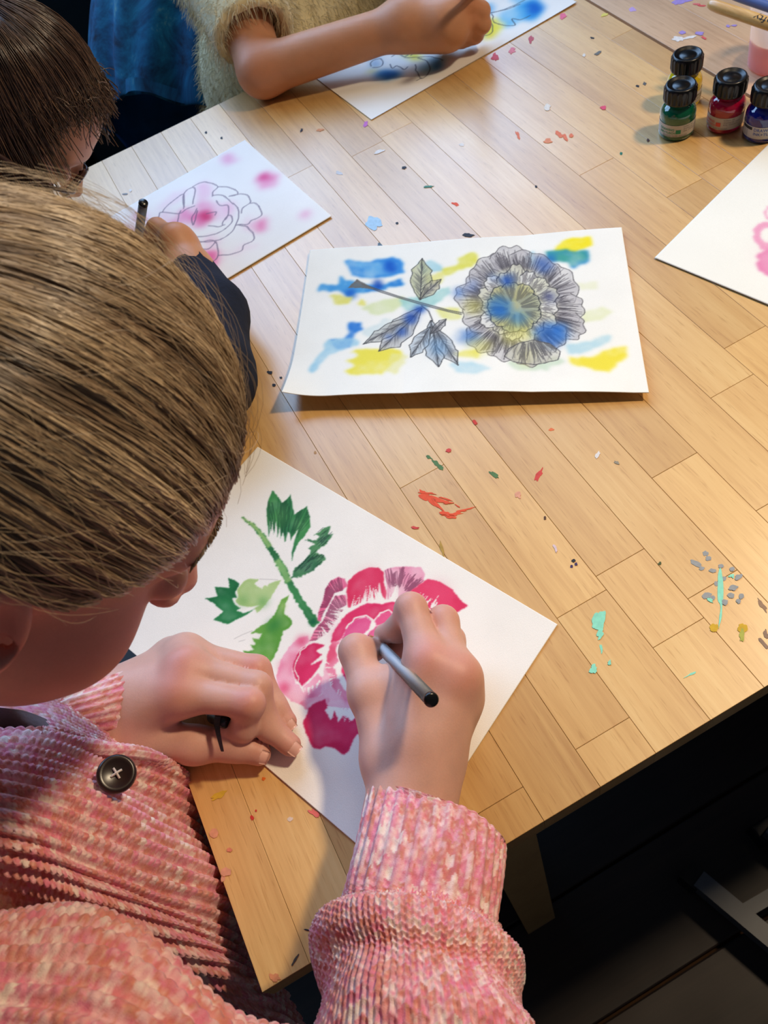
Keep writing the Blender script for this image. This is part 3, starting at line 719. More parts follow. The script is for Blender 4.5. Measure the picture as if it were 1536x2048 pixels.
# pencil peony: shaded petals around an inner cup
fc2 = np.array([985.0, 368.0])
r2 = S2.rng
petals = [(-2.75, 235, 85), (-2.25, 245, 105), (-1.7, 255, 95), (-1.15, 240, 125), (-0.45, 262, 105), (0.08, 270, 75), (0.42, 290, 70), (0.85, 250, 85), (1.35, 278, 95), (1.9, 262, 95), (2.35, 275, 85), (2.8, 238, 80), (3.3, 262, 70)]
def petal_pts(c, ang, r, wdt, inner=0.42):
    ca, sa = math.cos(ang), math.sin(ang); out = []
    for t in np.linspace(-1, 1, 17):
        rad = r * (1 - 0.20 * abs(t) ** 2.5) * (1 + 0.025 * math.sin(9 * t + ang * 5)); lat = wdt * t * (1 - 0.12 * t * t)
        out.append((c[0] + ca * rad - sa * lat, c[1] + sa * rad + ca * lat))
    for t in (1, 0.4, -0.4, -1):
        out.append((c[0] + ca * r * inner - sa * wdt * 0.55 * t, c[1] + sa * r * inner + ca * wdt * 0.55 * t))
    return out
for k, (a, r, wd_) in enumerate(petals):
    r *= 0.98
    pp = petal_pts(fc2, a, r, wd_)
    S2.wash(pp, (186, 182, 182), .66, rough=1, soft=1.2, var=.6)
    S2.lines([pp[:17] + [pp[0]] if False else pp[:17]], 1.5, (84, 80, 82), .8, jitter=.6)
    st = []
    for q in range(64):
        t = r2.uniform(-0.95, 0.95); r0 = r * r2.uniform(.42, .62); rr1 = r * (1 - 0.2 * abs(t) ** 2.5) * r2.uniform(.72, .99)
        ca, sa = math.cos(a), math.sin(a)
        f0, f1 = .55 * wd_ * t * .75, wd_ * t * .93
        st.append([(fc2[0] + ca * r0 - sa * f0, fc2[1] + sa * r0 + ca * f0), (fc2[0] + ca * rr1 - sa * f1, fc2[1] + sa * rr1 + ca * f1)])
    S2.lines(st[:40], 1.2, (74, 70, 74), .62); S2.lines(st[40:], 1.3, (66, 62, 68), .75, taper=True)
S2.blob(fc2, 160, (206, 202, 180), .85, 3, 4)
for k in range(15):
    a = k * 2 * math.pi / 15 + .1; pp = petal_pts(fc2, a, 160 + 14 * math.sin(k * 2.4), 42, .55)
    S2.wash(pp, (214, 212, 190) if k % 3 else (232, 230, 222), .7, rough=1, soft=1, var=.4); S2.lines([pp[:17]], 1.6, (58, 56, 60), .8, jitter=.6)
    S2.lines(fan(fc2, 95, 158, a - .22, a + .22, 26, r2, .05), 1.0, (70, 66, 70), .5)
S2.blob(fc2 + [-15, 10], 105, (182, 178, 130), .9, 3, 4)
for k in range(9):
    a = k * 2 * math.pi / 9 + .4; pp = petal_pts(fc2 + [-15, 12], a, 110 + 8 * math.sin(k * 3.1), 44, .15)
    S2.wash(pp, (190, 186, 132) if k % 2 else (170, 176, 150), .6, rough=1, soft=1, var=.5); S2.lines([pp[:17]], 1.7, (52, 54, 60), .85, jitter=.6)
    S2.lines(fan(fc2 + [-15, 12], 30, 108, a - .33, a + .33, 26, r2, .05), 1.0, (62, 62, 66), .5)
for c, r, col in (((915, 375), 55, (34, 112, 190)), ((900, 400), 42, (30, 100, 186)), ((985, 425), 40, (60, 134, 190)), ((945, 265), 34, (22, 74, 170)), ((885, 255), 16, (30, 80, 170)), ((1112, 338), 26, (30, 42, 120)), ((1105, 500), 70, (34, 96, 184)), ((1150, 490), 45, (40, 110, 196)), ((1090, 195), 44, (40, 82, 160)), ((800, 290), 30, (110, 136, 190)), ((770, 515), 40, (70, 120, 190)), ((815, 520), 22, (30, 80, 170)), ((745, 320), 28, (84, 128, 196))):
    S2.blob(c, r * .9, col, .62, 5, 9, var=.5)
for c, r in (((960, 500), 50), ((820, 560), 45), ((800, 380), 40), ((1020, 500), 30), ((1010, 590), 40)): S2.blob(c, r, (232, 224, 90), .4, 6, 8)
bp_ = [(922, 596), (945, 560), (985, 535), (1040, 520), (1105, 535), (1148, 570), (1138, 606), (1080, 622), (1040, 630), (960, 620)]
S2.wash(bp_, (196, 194, 176), .6, rough=1, soft=1, var=.5); S2.lines([bp_ + [bp_[0]]], 1.5, (70, 68, 72), .8, jitter=.6)
S2.lines(fan((1020, 470), 60, 165, .2, 2.9, 80, r2, .06), 1.1, (72, 70, 74), .6, clip=bp_)
# stem, three leaves and the cut end
S2.lines([[(345, 285), (420, 315), (500, 340), (575, 365), (640, 385), (700, 402), (755, 415)], [(345, 280), (420, 308), (500, 334), (575, 358), (640, 378), (700, 396), (758, 408)], [(590, 375), (620, 400), (635, 440), (625, 480)]], 2.4, (76, 76, 80), .8)
S2.wash([(285, 300), (325, 262), (400, 305), (340, 300)], (110, 106, 100), .8, rough=1); 
def leaf2(tip, root, wdt, col, lobes=()):
    tip = np.array(tip, float); root = np.array(root, float); d = unit(tip - root); n_ = np.array([-d[1], d[0]]); L = np.linalg.norm(tip - root)
    prof = [(0, .05), (.2, .55), (.45, 1), (.65, .8), (.72, .95), (.85, .4), (1, 0)]
    A = [root + d * L * t + n_ * wdt * w_ for t, w_ in prof]; B = [root + d * L * t - n_ * wdt * w_ for t, w_ in prof]
    S2.wash(A + B[::-1], col, .6, rough=1, soft=1, var=.5)
    S2.lines([A, B, [root, tip]], 1.5, (62, 62, 64), .85, jitter=.6)
    st = []
    for _ in range(90):
        t = r2.uniform(.05, .8); sg = r2.choice([-1, 1]); w_ = np.interp(t + .16, [p[0] for p in prof], [p[1] for p in prof])
        st.append([root + d * L * t, root + d * L * (t + .16) + n_ * wdt * w_ * sg * .95 * r2.uniform(.5, 1)])
    S2.lines(st, 1.0, (70, 70, 74), .5, taper=True)
leaf2((598, 172), (585, 350), 46, (190, 192, 150)); leaf2((672, 262), (585, 345), 26, (196, 190, 160))
leaf2((415, 580), (590, 385), 52, (176, 178, 178)); leaf2((350, 548), (560, 420), 28, (190, 192, 186))
leaf2((660, 650), (628, 440), 48, (170, 180, 188)); leaf2((738, 642), (640, 470), 34, (190, 194, 196)); leaf2((545, 605), (625, 470), 34, (176, 190, 200)); leaf2((692, 435), (628, 500), 18, (200, 198, 196))
for c, r in (((510, 490), 22), ((455, 513), 13), ((545, 430), 28), ((585, 390), 22)): S2.blob(c, r, (34, 78, 170), .75, 4, 6)
S2.blob((660, 560), 40, (90, 150, 206), .5, 7, 8)
def z2(u, v):
    # the sheet buckles: near edge lifted, near-left corner curled up
    lift = 0.012 * np.clip(v, 0, 1) ** 2.5 * (0.35 + 0.65 * np.sin(np.pi * np.clip(u * 0.85 + 0.18, 0, 1)) ** 1.0)
    wave = 0.0016 * np.sin(u * 7.5 + 1.0) * (1 - v) ** 2 + 0.0012 * np.sin(u * 9) * v
    cur = 0.010 * np.clip((0.14 - u) / 0.14, 0, 1) ** 2 * np.clip((v - 0.72) / 0.28, 0, 1) ** 1.5
    return 0.0022 + lift + np.abs(wave) + cur
sheet2 = sheet_obj('painted_sheet', S2, ma, mb, md, z2)
tag(sheet2, 'buckled sheet with a grey pencil peony over blue and yellow washes, middle of the table', 'drawing', 'watercolour sheets')

# ---------- left sheet: pink outline peony
la, lb = W(664, 435)[:2], W(490, 281)[:2]
ld_ = unit(W(428, 585)[:2] - la); ldir = np.array([-(lb - la)[1], (lb - la)[0]]); ldir = unit(ldir) * np.sign(ldir @ ld_)
lc = la + ldir * 0.297
lb = la + unit(lb - la) * 0.199
S3 = Sheet([tuple(PROJ(np.r_[p, 0])) for p in (la, lc, lc + (lb - la), lb)], 280, 186, (244, 242, 238), 37)
S3.frame((180, 260), 0.32552)
pk = (232, 96, 160)
def soft3(c, r, a=.6, col=pk, sq=1.0, ang=0): S3.blob(c, r, col, a, 4, 7, sq, ang, var=.4)
soft3((860, 182), 46, .4, (236, 130, 190), .7); soft3((850, 182), 16, .6, (222, 70, 150))
soft3((1090, 320), 68, .55, (238, 120, 176), .75, .1); soft3((1082, 298), 34, .8, (212, 40, 110), .6)
soft3((1328, 530), 36, .5, (238, 140, 190), .8); soft3((1322, 525), 14, .45, (230, 100, 160))
soft3((1060, 590), 44, .65, (236, 96, 158)); soft3((990, 590), 44, .3, (240, 160, 200))
soft3((735, 810), 64, .75, (232, 84, 150), 1.1, .4); soft3((690, 850), 40, .6, (236, 110, 166)); soft3((750, 700), 46, .3, (240, 160, 205))
soft3((600, 530), 62, .55, (234, 100, 170), .7, -.5); soft3((700, 480), 52, .45, (238, 120, 180)); soft3((680, 560), 60, .6, (232, 80, 150), .8); soft3((715, 535), 40, .85, (206, 30, 92), .8); soft3((800, 510), 66, .3, (240, 160, 205)); soft3((700, 380), 50, .35, (240, 150, 200), 1.2); soft3((520, 590), 46, .5, (236, 120, 180), .6); soft3((310, 540), 46, .4, (236, 140, 196)); soft3((230, 650), 60, .4, (238, 150, 200)); soft3((500, 440), 110, .25, (242, 190, 220), .3, -.6); soft3((470, 560), 50, .3, (240, 170, 210)); soft3((930, 740), 90, .15, (242, 180, 214), .3, -.3); soft3((860, 480), 34, .3, (240, 160, 205))
ol3 = [[(445, 512), (480, 470), (570, 400), (580, 440), (580, 490)], [(415, 560), (430, 520), (445, 512), (550, 520), (590, 495), (650, 470)], [(580, 480), (575, 410), (600, 375), (640, 360), (645, 400), (635, 460)], [(635, 352), (700, 325), (750, 335), (790, 355), (760, 385), (755, 415)], [(790, 355), (840, 355), (900, 375), (908, 400), (860, 412)], [(860, 412), (900, 402), (965, 405), (985, 430), (985, 455), (940, 490), (930, 520)], [(985, 460), (1020, 460), (1050, 500), (1055, 535), (1000, 560), (975, 585), (900, 590)], [(910, 590), (960, 600), (1010, 655), (1000, 690), (950, 715), (930, 750), (850, 775), (790, 775)], [(580, 655), (620, 690), (660, 700), (760, 685), (790, 740), (780, 800), (700, 840), (640, 855)], [(760, 405), (820, 410), (870, 450), (900, 470), (920, 520), (905, 580), (870, 640), (800, 680), (700, 695), (630, 680), (570, 640)], [(580, 600), (610, 630), (650, 660), (740, 655), (790, 640), (850, 600), (880, 560), (860, 530), (820, 570), (820, 590)], [(660, 490), (630, 550), (640, 590), (660, 500)], [(780, 440), (800, 470), (850, 470), (855, 520), (830, 560)], [(560, 500), (540, 560), (535, 590)], [(720, 520), (780, 510), (770, 530)], [(730, 595), (790, 600), (830, 590)], [(400, 560), (420, 600), (520, 600), (560, 640)], [(660, 700), (680, 735), (740, 735), (770, 700)]]
S3.lines([[p for p in catmull(np.array(l, float), max(8, len(l) * 6))] for l in ol3], 1.5, (96, 84, 110), .62, jitter=.7)
sheet3 = sheet_obj('painted_sheet', S3, la, lc, lb, lambda u, v: 0.0006 + 0.0008 * (1 - v) ** 2)
tag(sheet3, 'paper with a pale pink outline peony and loose pink blots', 'drawing', 'watercolour sheets')

# ---------- top sheet: blue and yellow flower under the child's arm
ta, tb = W(743, 241)[:2], W(1152, 8)[:2]
te = unit(W(655, 170)[:2] - ta); tdir = np.array([-(tb - ta)[1], (tb - ta)[0]]); tdir = unit(tdir) * np.sign(tdir @ te)
tb = ta + unit(tb - ta) * 0.291; td = ta + tdir * 0.196
S4 = Sheet([tuple(PROJ(np.r_[p, 0])) for p in (ta, tb, tb + td - ta, td)], 270, 180, (244, 242, 236), 51)
S4.frame((640, 0), 0.35156)
def w4(c, r, col, a=.75, sq=.7, ang=-.35, s_=4): S4.blob(c, r, col, a, s_, 8, sq, ang, var=.4)
w4((1190, 60), 85, (60, 160, 222), .85, .75); w4((1215, 55), 48, (20, 100, 196), .85, .8); w4((1090, 100), 80, (110, 190, 232), .7, .6); w4((1150, -10), 60, (90, 180, 228), .6)
w4((960, 165), 66, (236, 226, 70), .85, .85); w4((985, 150), 40, (226, 214, 50), .5); w4((950, 60), 40, (50, 150, 216), .8, .9); w4((905, 200), 34, (120, 170, 220), .4)
w4((540, 330), 52, (240, 218, 40), .85, .45, .45); w4((510, 305), 42, (226, 220, 110), .7, .5); w4((650, 370), 60, (90, 160, 200), .7, .7); w4((668, 378), 26, (14, 90, 180), .85, .7); w4((600, 400), 50, (130, 190, 210), .6, .8); w4((385, 430), 76, (36, 118, 186), .85, .35, -.1); w4((400, 432), 44, (8, 74, 160), .8, .45, -.1); w4((300, 408), 18, (226, 206, 60), .7); w4((320, 360), 36, (130, 170, 210), .6, .9)
S4.lines([[p for p in catmull(np.array(l, float), max(8, len(l) * 6))] for l in ([(905, 155), (940, 120), (980, 140), (980, 190), (940, 210), (900, 190)], [(980, 85), (990, 130), (1040, 150), (1110, 150), (1090, 115), (1140, 120), (1200, 95)], [(930, 90), (1020, 70), (1100, 40), (1170, 5)], [(940, 85), (1060, 60), (1140, 30)], [(545, 370), (550, 410), (575, 450), (610, 430), (625, 390), (600, 350), (560, 335)], [(400, 370), (410, 395), (440, 380), (480, 400), (500, 385)], [(290, 385), (300, 350), (350, 340), (350, 380), (300, 390)], [(410, 330), (440, 310), (480, 330), (520, 300), (480, 280), (540, 270), (570, 290), (520, 320)], [(480, 335), (560, 330), (640, 330), (700, 350)], [(545, 465), (580, 450)], [(620, 300), (650, 270), (640, 250)])], 1.3, (60, 66, 84), .7, jitter=.8)
sheet4 = sheet_obj('painted_sheet', S4, ta, tb, td, lambda u, v: 0.0006 + 0.0010 * u ** 6)
tag(sheet4, 'sheet of blue and yellow blooms under the bare arm of the person in yellow', 'drawing', 'watercolour sheets')

# ---------- right sheet: pale pink loops at the picture's edge
ra = W(1309, 518)[:2]; r_u = unit(W(1536, 293)[:2] - ra); r_v = unit(W(1536, 614)[:2] - ra); r_v = unit(r_v - r_u * (r_u @ r_v))
rb, rd = ra + r_u * 0.297, ra + r_v * 0.197
S5 = Sheet([tuple(PROJ(np.r_[p, 0])) for p in (ra, rb, rb + rd - ra, rd)], 200, 134, (244, 242, 230), 63)
S5.frame((1280, 280), 0.17578)
def ring5(c, R_, r_, col, a=.85):
    t = np.linspace(0, 2 * np.pi, 36); c = np.array(c, float)
    S5.wash(np.r_[c + np.c_[np.cos(t), np.sin(t)] * R_, (c + np.c_[np.cos(t), np.sin(t)] * r_)[::-1]], col, a, rough=2.0, rscale=7, soft=.7, var=.3)
ring5((1450, 1110), 168, 80, (236, 164, 190)); ring5((1500, 868), 84, 52, (238, 170, 194))
S5.blob((1490, 1440), 185, (230, 140, 178), .9, .8, 5, .95, 0, var=.35); S5.blob((1480, 1330), 80, (224, 116, 160), .5, 6, 5)
ring5((1800, 1250), 170, 80, (236, 160, 188)); ring5((1780, 900), 160, 80, (236, 166, 190)); S5.blob((1850, 1560), 170, (230, 140, 178), .85, 1, 5)
sheet5 = sheet_obj('painted_sheet', S5, ra, rb, rd, lambda u, v: 0.0010 + 0.0012 * u + 0.0006 * v)
tag(sheet5, 'nearly blank sheet with pink ring-shaped petals at the right edge, below the bottles', 'drawing', 'watercolour sheets')
# ------------------------------------------------------------------ skin
def skin_mat(name, sss=0.25):
    m = attr_mat(name, 0.48, 0.35, bump=0.10, bscale=900, sss=sss); return m
SKIN = skin_mat('skin')
NAIL = noisy('nail', s2l((226, 176, 160)), 0.05, 60, 0.22, 0.6)
NAILTIP = noisy('nail_tip', s2l((236, 220, 205)), 0.04, 60, 0.25, 0.6)
def skin_cols(V, reds, base=(208, 160, 142), red=(204, 126, 112), seed=3):
    c = np.tile(np.array(base, float), (len(V), 1))
    c *= (0.965 + 0.07 * fbm(V * 120.0, seed, 3))[:, None]
    for p, r in reds:
        w = np.exp(-((np.linalg.norm(V - np.asarray(p), axis=1) / r) ** 2))[:, None] * 0.6
        c = c * (1 - w) + np.array(red, float) * w
    return s2l_arr(c)
def euler_rot(a, b, c):
    Rz = np.array([[math.cos(a), -math.sin(a), 0], [math.sin(a), math.cos(a), 0], [0, 0, 1]])
    Ry = np.array([[math.cos(b), 0, math.sin(b)], [0, 1, 0], [-math.sin(b), 0, math.cos(b)]])
    Rx = np.array([[1, 0, 0], [0, math.cos(c), -math.sin(c)], [0, math.sin(c), math.cos(c)]])
    return Rz @ Ry @ Rx
class Head:
    """local axes: x face-forward, y to the head's left, z crown"""
    def __init__(s, rot, t, sc=1.0): s.R = rot; s.t = np.asarray(t, float); s.sc = sc
    def w(s, P): return (np.asarray(P, float) * s.sc) @ s.R.T + s.t
def head_sdf(P):
    a = np.abs(P[..., 1]); Q = P.copy(); Q[..., 1] = a          # mirror
    d = sd_ell(P, (-.012, 0, .035), (.092, .072, .088))
    d = smin(d, sd_ell(P, (.040, 0, .042), (.047, .050, .052)), .02)
    d = smin(d, sd_ell(P, (.040, 0, -.022), (.045, .050, .062)), .02)
    d = smin(d, sd_ell(Q, (.040, .036, -.036), (.034, .028, .032)), .02)
    d = smin(d, sd_cone(Q, (.0, .050, -.040), (.070, .010, -.086), .020, .016), .02)
    d = smin(d, sd_ell(P, (.080, 0, -.088), (.015, .019, .014)), .012)
    d = smin(d, sd_cone(Q, (.080, .012, .032), (.066, .040, .028), .010, .009), .012)
    d = smax(d, -sd_ell(Q, (.098, .031, .008), (.016, .017, .012)), .012)
    d = smin(d, sd_ell(Q, (.074, .031, .005), (.0125, .0135, .0115)), .003)
    d = smin(d, sd_cone(P, (.084, 0, .020), (.110, 0, -.020), .0075, .0088), .010)
    d = smin(d, sd_ell(Q, (.100, .0090, -.026), (.0095, .0072, .0072)), .005)
    d = smax(d, -sd_ell(Q, (.105, .0055, -.034), (.004, .0028, .004)), .002)
    d = smin(d, sd_cone(Q, (.091, 0, -.0525), (.082, .019, -.0565), .0062, .003), .004)
    d = smin(d, sd_cone(Q, (.089, 0, -.064), (.081, .017, -.059), .0068, .003), .004)
    d = smin(d, sd_cone(P, (-.03, 0, -.04), (-.075, 0, -.150), .047, .052), .02)
    # ears
    Re = euler_rot(0, -0.25, 0)
    e = sd_ell(Q, (-.014, .078, .000), (.019, .009, .031), Re)
    e = smax(e, -sd_ell(Q, (-.009, .088, .002), (.011, .009, .020), Re), .003)
    e = smax(e, -sd_ell(Q, (-.002, .082, -.006), (.005, .014, .006)), .002)
    d = smin(d, e, .006)
    return d
HD = Head(euler_rot(-0.14244648, 0.99757748, -0.15794439), (-0.11157609, 0.27316432, 0.26645181))
hv, hf = sdf_mesh(head_sdf, (-.135, -.095, -.20), (.125, .095, .135), 0.0024)
hc = skin_cols(hv, [((.06, .045, -.03), .03), ((.06, -.045, -.03), .03), ((.106, 0, -.022), .014), ((-.014, -.085, 0), .03), ((-.014, .085, 0), .03)], base=(208, 156, 140), red=(206, 126, 116))
lip = np.exp(-(((hv[:, 2] + .0585) / .007) ** 2 + (hv[:, 1] / .018) ** 2)) * (hv[:, 0] > .075)
hc = hc * (1 - .6 * lip[:, None]) + s2l_arr(np.array([190., 96, 96])) * .6 * lip[:, None]
hv = HD.w(hv)

# ---- hands
def J(px, py, z, r): return (W(px, py, z), r)
def hand_fn(palm, fingers, kp=.010, kf=.006, kr=.008):
    def fn(P):
        d = None
        for a, b in palm:
            c = sd_cone(P, a[0], b[0], a[1], b[1]); d = c if d is None else smin(d, c, kp)
        out = d
        for f in fingers:
            c = smin(d, chain(P, f, kf), kr)
            out = np.minimum(out, c) if out is d else smin(out, c, .0012)
        return out
    return fn
# right hand, holding the pen
wr1, wr2 = J(797, 1640, .040, .0150), J(838, 1650, .036, .0148)
fo1, fo2 = J(812, 1830, .050, .021), J(862, 1850, .046, .021)
el_r = (np.array([-.12, .005, .06]), .032)
iM, mM, rM, pM = J(858, 1330, .060, .0122), J(909, 1358, .053, .0122), J(914, 1398, .040, .0118), J(900, 1445, .027, .0110)
tC = J(778, 1520, .038, .0145)
tM = J(740, 1388, .042, .0122)
R_idx = [iM, J(822, 1217, .060, .0093), J(797, 1258, .040, .0080), J(768, 1268, .027, .0068)]
R_mid = [mM, J(886, 1242, .047, .0092), J(835, 1285, .026, .0082), J(790, 1302, .015, .0074)]
R_rng = [rM, J(900, 1280, .029, .0090), J(855, 1305, .016, .0080), J(805, 1330, .0100, .0072)]
R_pnk = [pM, J(898, 1345, .018, .0078), J(862, 1355, .011, .0070), J(820, 1360, .0090, .0064)]
R_thb = [tC, tM, J(713, 1303, .041, .0106), J(748, 1300, .027, .0080)]
palmR = [((tM[0], .011), J(800, 1372, .040, .0115)), (J(800, 1372, .040, .0115), (iM[0] - [0, 0, .006], .011)), (J(800, 1372, .040, .0115), (wr1[0] * .5 + iM[0] * .5, .013)), (wr1, iM), (wr1, mM), (wr2, mM), (wr2, rM), (wr2, pM), (wr1, tC), (tC, (iM[0] * .45 + wr1[0] * .55 - [0, 0, .006], .013)), (iM, mM), (mM, rM), (rM, pM), (wr1, wr2), (fo1, wr1), (fo2, wr2), (fo1, fo2), (fo1, el_r), (fo2, el_r),
         ((iM[0] * .6 + wr1[0] * .4 - [0, 0, .012], .012), (pM[0] * .6 + wr2[0] * .4 + [0, 0, .002], .012))]
fnR = hand_fn(palmR, [R_idx, R_mid, R_rng, R_pnk, R_thb])
allR = R_idx + R_mid + R_rng + R_pnk + R_thb + [wr1, wr2]
lo, hi = bounds(allR, .02); lo[2] = max(lo[2], -.002)
lo2, hi2 = bounds(allR + [fo1, fo2], .03)
lo2 = np.minimum(lo, lo2); hi2 = np.maximum(hi, hi2)
rv, rf = sdf_mesh(fnR, lo2, hi2, 0.0016)
rc = skin_cols(rv, [(iM[0] + [0, 0, .012], .013), (mM[0] + [.004, -.004, .010], .013), (R_idx[1][0], .010), (R_mid[1][0], .010), (R_thb[2][0], .009)])
# left hand, resting on the sheet with the pen cap
lw1, lw2 = J(212, 1412, .034, .0175), J(214, 1468, .028, .0165)
lf1 = (np.array([-.245, .345, .035]), .026); el_l = (np.array([-.35, .41, .02]), .034)
liM, lmM, lrM, lpM = J(364, 1386, .044, .0120), J(376, 1338, .044, .0118), J(372, 1310, .034, .0110), J(345, 1312, .024, .0105)
ltC = J(282, 1478, .022, .0155)
L_idx = [liM, J(500, 1408, .043, .0088), J(488, 1456, .026, .0080), J(450, 1466, .020, .0070)]
L_mid = [lmM, J(514, 1373, .036, .0090), J(534, 1452, .018, .0082), J(580, 1490, .0095, .0074)]
L_rng = [lrM, J(514, 1338, .025, .0086), J(549, 1412, .014, .0076), J(573, 1443, .0090, .0070)]
L_pnk = [lpM, J(440, 1338, .013, .0080), J(500, 1372, .0095, .0068), J(530, 1400, .0085, .0062)]
L_thb = [ltC, J(390, 1490, .018, .0122), J(468, 1490, .014, .0104), J(518, 1507, .0100, .0080)]
palmL = [(lw1, liM), (lw1, lmM), (lw2, liM), (lw1, lrM), (lw1, lpM), (lw2, ltC), (liM, lmM), (lmM, lrM), (lrM, lpM), (lw1, lw2), (lf1, lw1), (lf1, lw2), (lf1, el_l), (ltC, (liM[0] * .5 + lw2[0] * .5 - [0, 0, .006], .014))]
fnL = hand_fn(palmL, [L_idx, L_mid, L_rng, L_pnk, L_thb])
allL = L_idx + L_mid + L_rng + L_pnk + L_thb + [lw1, lw2]
lo, hi = bounds(allL + [lf1], .03); lo[2] = -.002
lv, lf_ = sdf_mesh(fnL, lo, hi, 0.0016)
lc_ = skin_cols(lv, [(liM[0] + [0, 0, .012], .013), (lmM[0] + [0, 0, .012], .013), (L_rng[1][0] + [0, 0, .008], .009), (L_idx[1][0] + [0, 0, .008], .010)] + [(f[-1][0], .008) for f in (L_mid, L_rng, L_thb)])
# trunk and upper arms, one surface under the clothes
nb = HD.w([[-.075, 0, -.150]])[0]
sh_r, sh_l = np.array([-.275, .145, .135]), np.array([-.300, .420, .150])
pelv = np.array([-.40, .27, -.26])
def trunk(P):
    d = sd_cone(P, HD.w([[-.03, 0, -.04]])[0], nb, .046, .052)
    d = smin(d, sd_cone(P, nb, pelv, .075, .12), .05)
    for s_, e_ in ((sh_r, el_r), (sh_l, el_l)):
        d = smin(d, sd_cone(P, nb, s_, .05, .046), .04); d = smin(d, sd_cone(P, s_, e_[0], .044, e_[1]), .02)
    d = smin(d, sd_cone(P, el_r[0], fo1[0], el_r[1], .024), .01); d = smin(d, sd_cone(P, el_l[0], lf1[0], el_l[1], .026), .01)
    return d
tv, tf = sdf_mesh(trunk, (-.56, -.06, -.40), (-.02, .50, .34), 0.009)
V, F = join_np([(hv, hf), (rv, rf), (lv, lf_), (tv, tf)])
C_ = np.r_[hc, rc, lc_, skin_cols(tv, [])]
body = obj('body', build_mesh('body', V, F, col=C_), SKIN)

# ---- nails
def nail(tip, prev, up, parent, ln=.0068, wd=.0046, m=NAIL, over=.0075):
    t = unit(tip - prev); n = unit(up - t * (up @ t)); b = np.cross(t, n)
    u = np.linspace(-1, 1, 9); v = np.linspace(-1, 1, 9); U, Vv = np.meshgrid(u, v, indexing='ij')
    hw = wd * (1 - .18 * np.clip(Vv - .2, 0, 1) ** 2 - .25 * np.clip(-Vv - .3, 0, 1) ** 2)
    Pn = tip + t * (.0018 + ln * Vv[..., None] * .9) + b * (hw * U)[..., None] + n * ((over) - .0017 * U ** 2 - .0006 * Vv ** 2 - .0008 * np.clip(Vv, 0, 1))[..., None]
    Pn = Pn.reshape(-1, 3); lowp = Pn - n * .0012
    Vn = np.r_[Pn, lowp]; Fg = grid_faces(9, 9)
    bnd = np.r_[np.arange(9) * 9, 72 + np.arange(1, 9), np.arange(7, -1, -1) * 9 + 8, np.arange(7, 0, -1)]; i = np.arange(len(bnd)); j = (i + 1) % len(bnd)
    Fr = np.stack([bnd[i], bnd[j], 81 + bnd[j], 81 + bnd[i]], 1)
    return sub(obj('fingernail', build_mesh('fingernail', Vn, np.r_[Fg, Fr]), m), parent)
camdir = lambda p: unit(CAM_C - p)
for f, ov, lnn in ((L_mid, .0072, .0062), (L_rng, .0068, .0058), (L_thb, .0076, .0064)):
    up = unit(camdir(f[-1][0]) * .6 + np.array([0, 0, .6])) if f is not L_thb else unit(camdir(f[-1][0]) + np.array([0, -.6, 0.2]))
    nail(f[-1][0], f[-2][0], up, body, ln=lnn, over=ov)

# ------------------------------------------------------------------ hair
def hair_mat(name, dark, mid, light, rough=0.30):
    m, nt, b = new_mat(name, rough, 0.5)
    at = N(nt, 'ShaderNodeAttribute'); at.attribute_name = 'Col'
    sp = N(nt, 'ShaderNodeSeparateColor'); nt.links.new(at.outputs['Color'], sp.inputs[0])
    r = ramp(nt, [(0.0, dark), (0.5, mid), (1.0, light)]); nt.links.new(sp.outputs[0], r.inputs[0])
    nt.links.new(r.outputs[0], b.inputs['Base Color'])
    b.inputs['Coat Weight'].default_value = 0.45; b.inputs['Coat Roughness'].default_value = 0.22; b.inputs['Specular IOR Level'].default_value = 0.7
    b.inputs['Subsurface Weight'].default_value = 0.0
    return m
HAIR_BLOND = hair_mat('blond_hair', s2l((64, 50, 42)), s2l((154, 128, 100)), s2l((224, 200, 164)))
HC = np.array([-.007, 0, .029]); HRAD = np.array([.1030, .0860, .1025])
def shell_pt(d, k=1.0):
    rho = 1.0 / np.sqrt((d / HRAD) ** 2 @ np.ones(3))
    return HC + d * (rho * k)[..., None]
Gd = unit(np.array([-.115, 0, .062]) - HC)
# hairline as angle from the gather point, by azimuth around it (local: x fwd, y left, z up)
hl = np.array([(.088, 0, .080), (.086, .030, .070), (.077, .052, .050), (.050, .070, .030), (.018, .079, .016), (-.006, .080, .022), (-.030, .079, .004), (-.060, .062, -.040), (-.088, 0, -.060)])
hd = unit(hl - HC)
gx = unit(np.cross((0, 1, 0), Gd)); gy = np.array([0, 1.0, 0])
if gx[2] < 0: gx = -gx
def polar(d): return np.arctan2(d @ gy, d @ gx), np.arccos(np.clip(d @ Gd, -1, 1))
ps, al = polar(hd); o = np.argsort(ps); ps = ps[o]; al = al[o]
def alpha(psi): return np.interp(np.abs(psi), ps, al)
def dir_of(psi, a): return Gd * np.cos(a)[..., None] + (gx * np.cos(psi)[..., None] + gy * np.sin(psi)[..., None]) * np.sin(a)[..., None]
def lock(psi, a): 
    return 0.55 * fbm(np.stack([psi * 9, a * 1.2], -1), 21, 3) + 0.45 * fbm(np.stack([psi * 30, a * 1.6], -1), 22, 2)
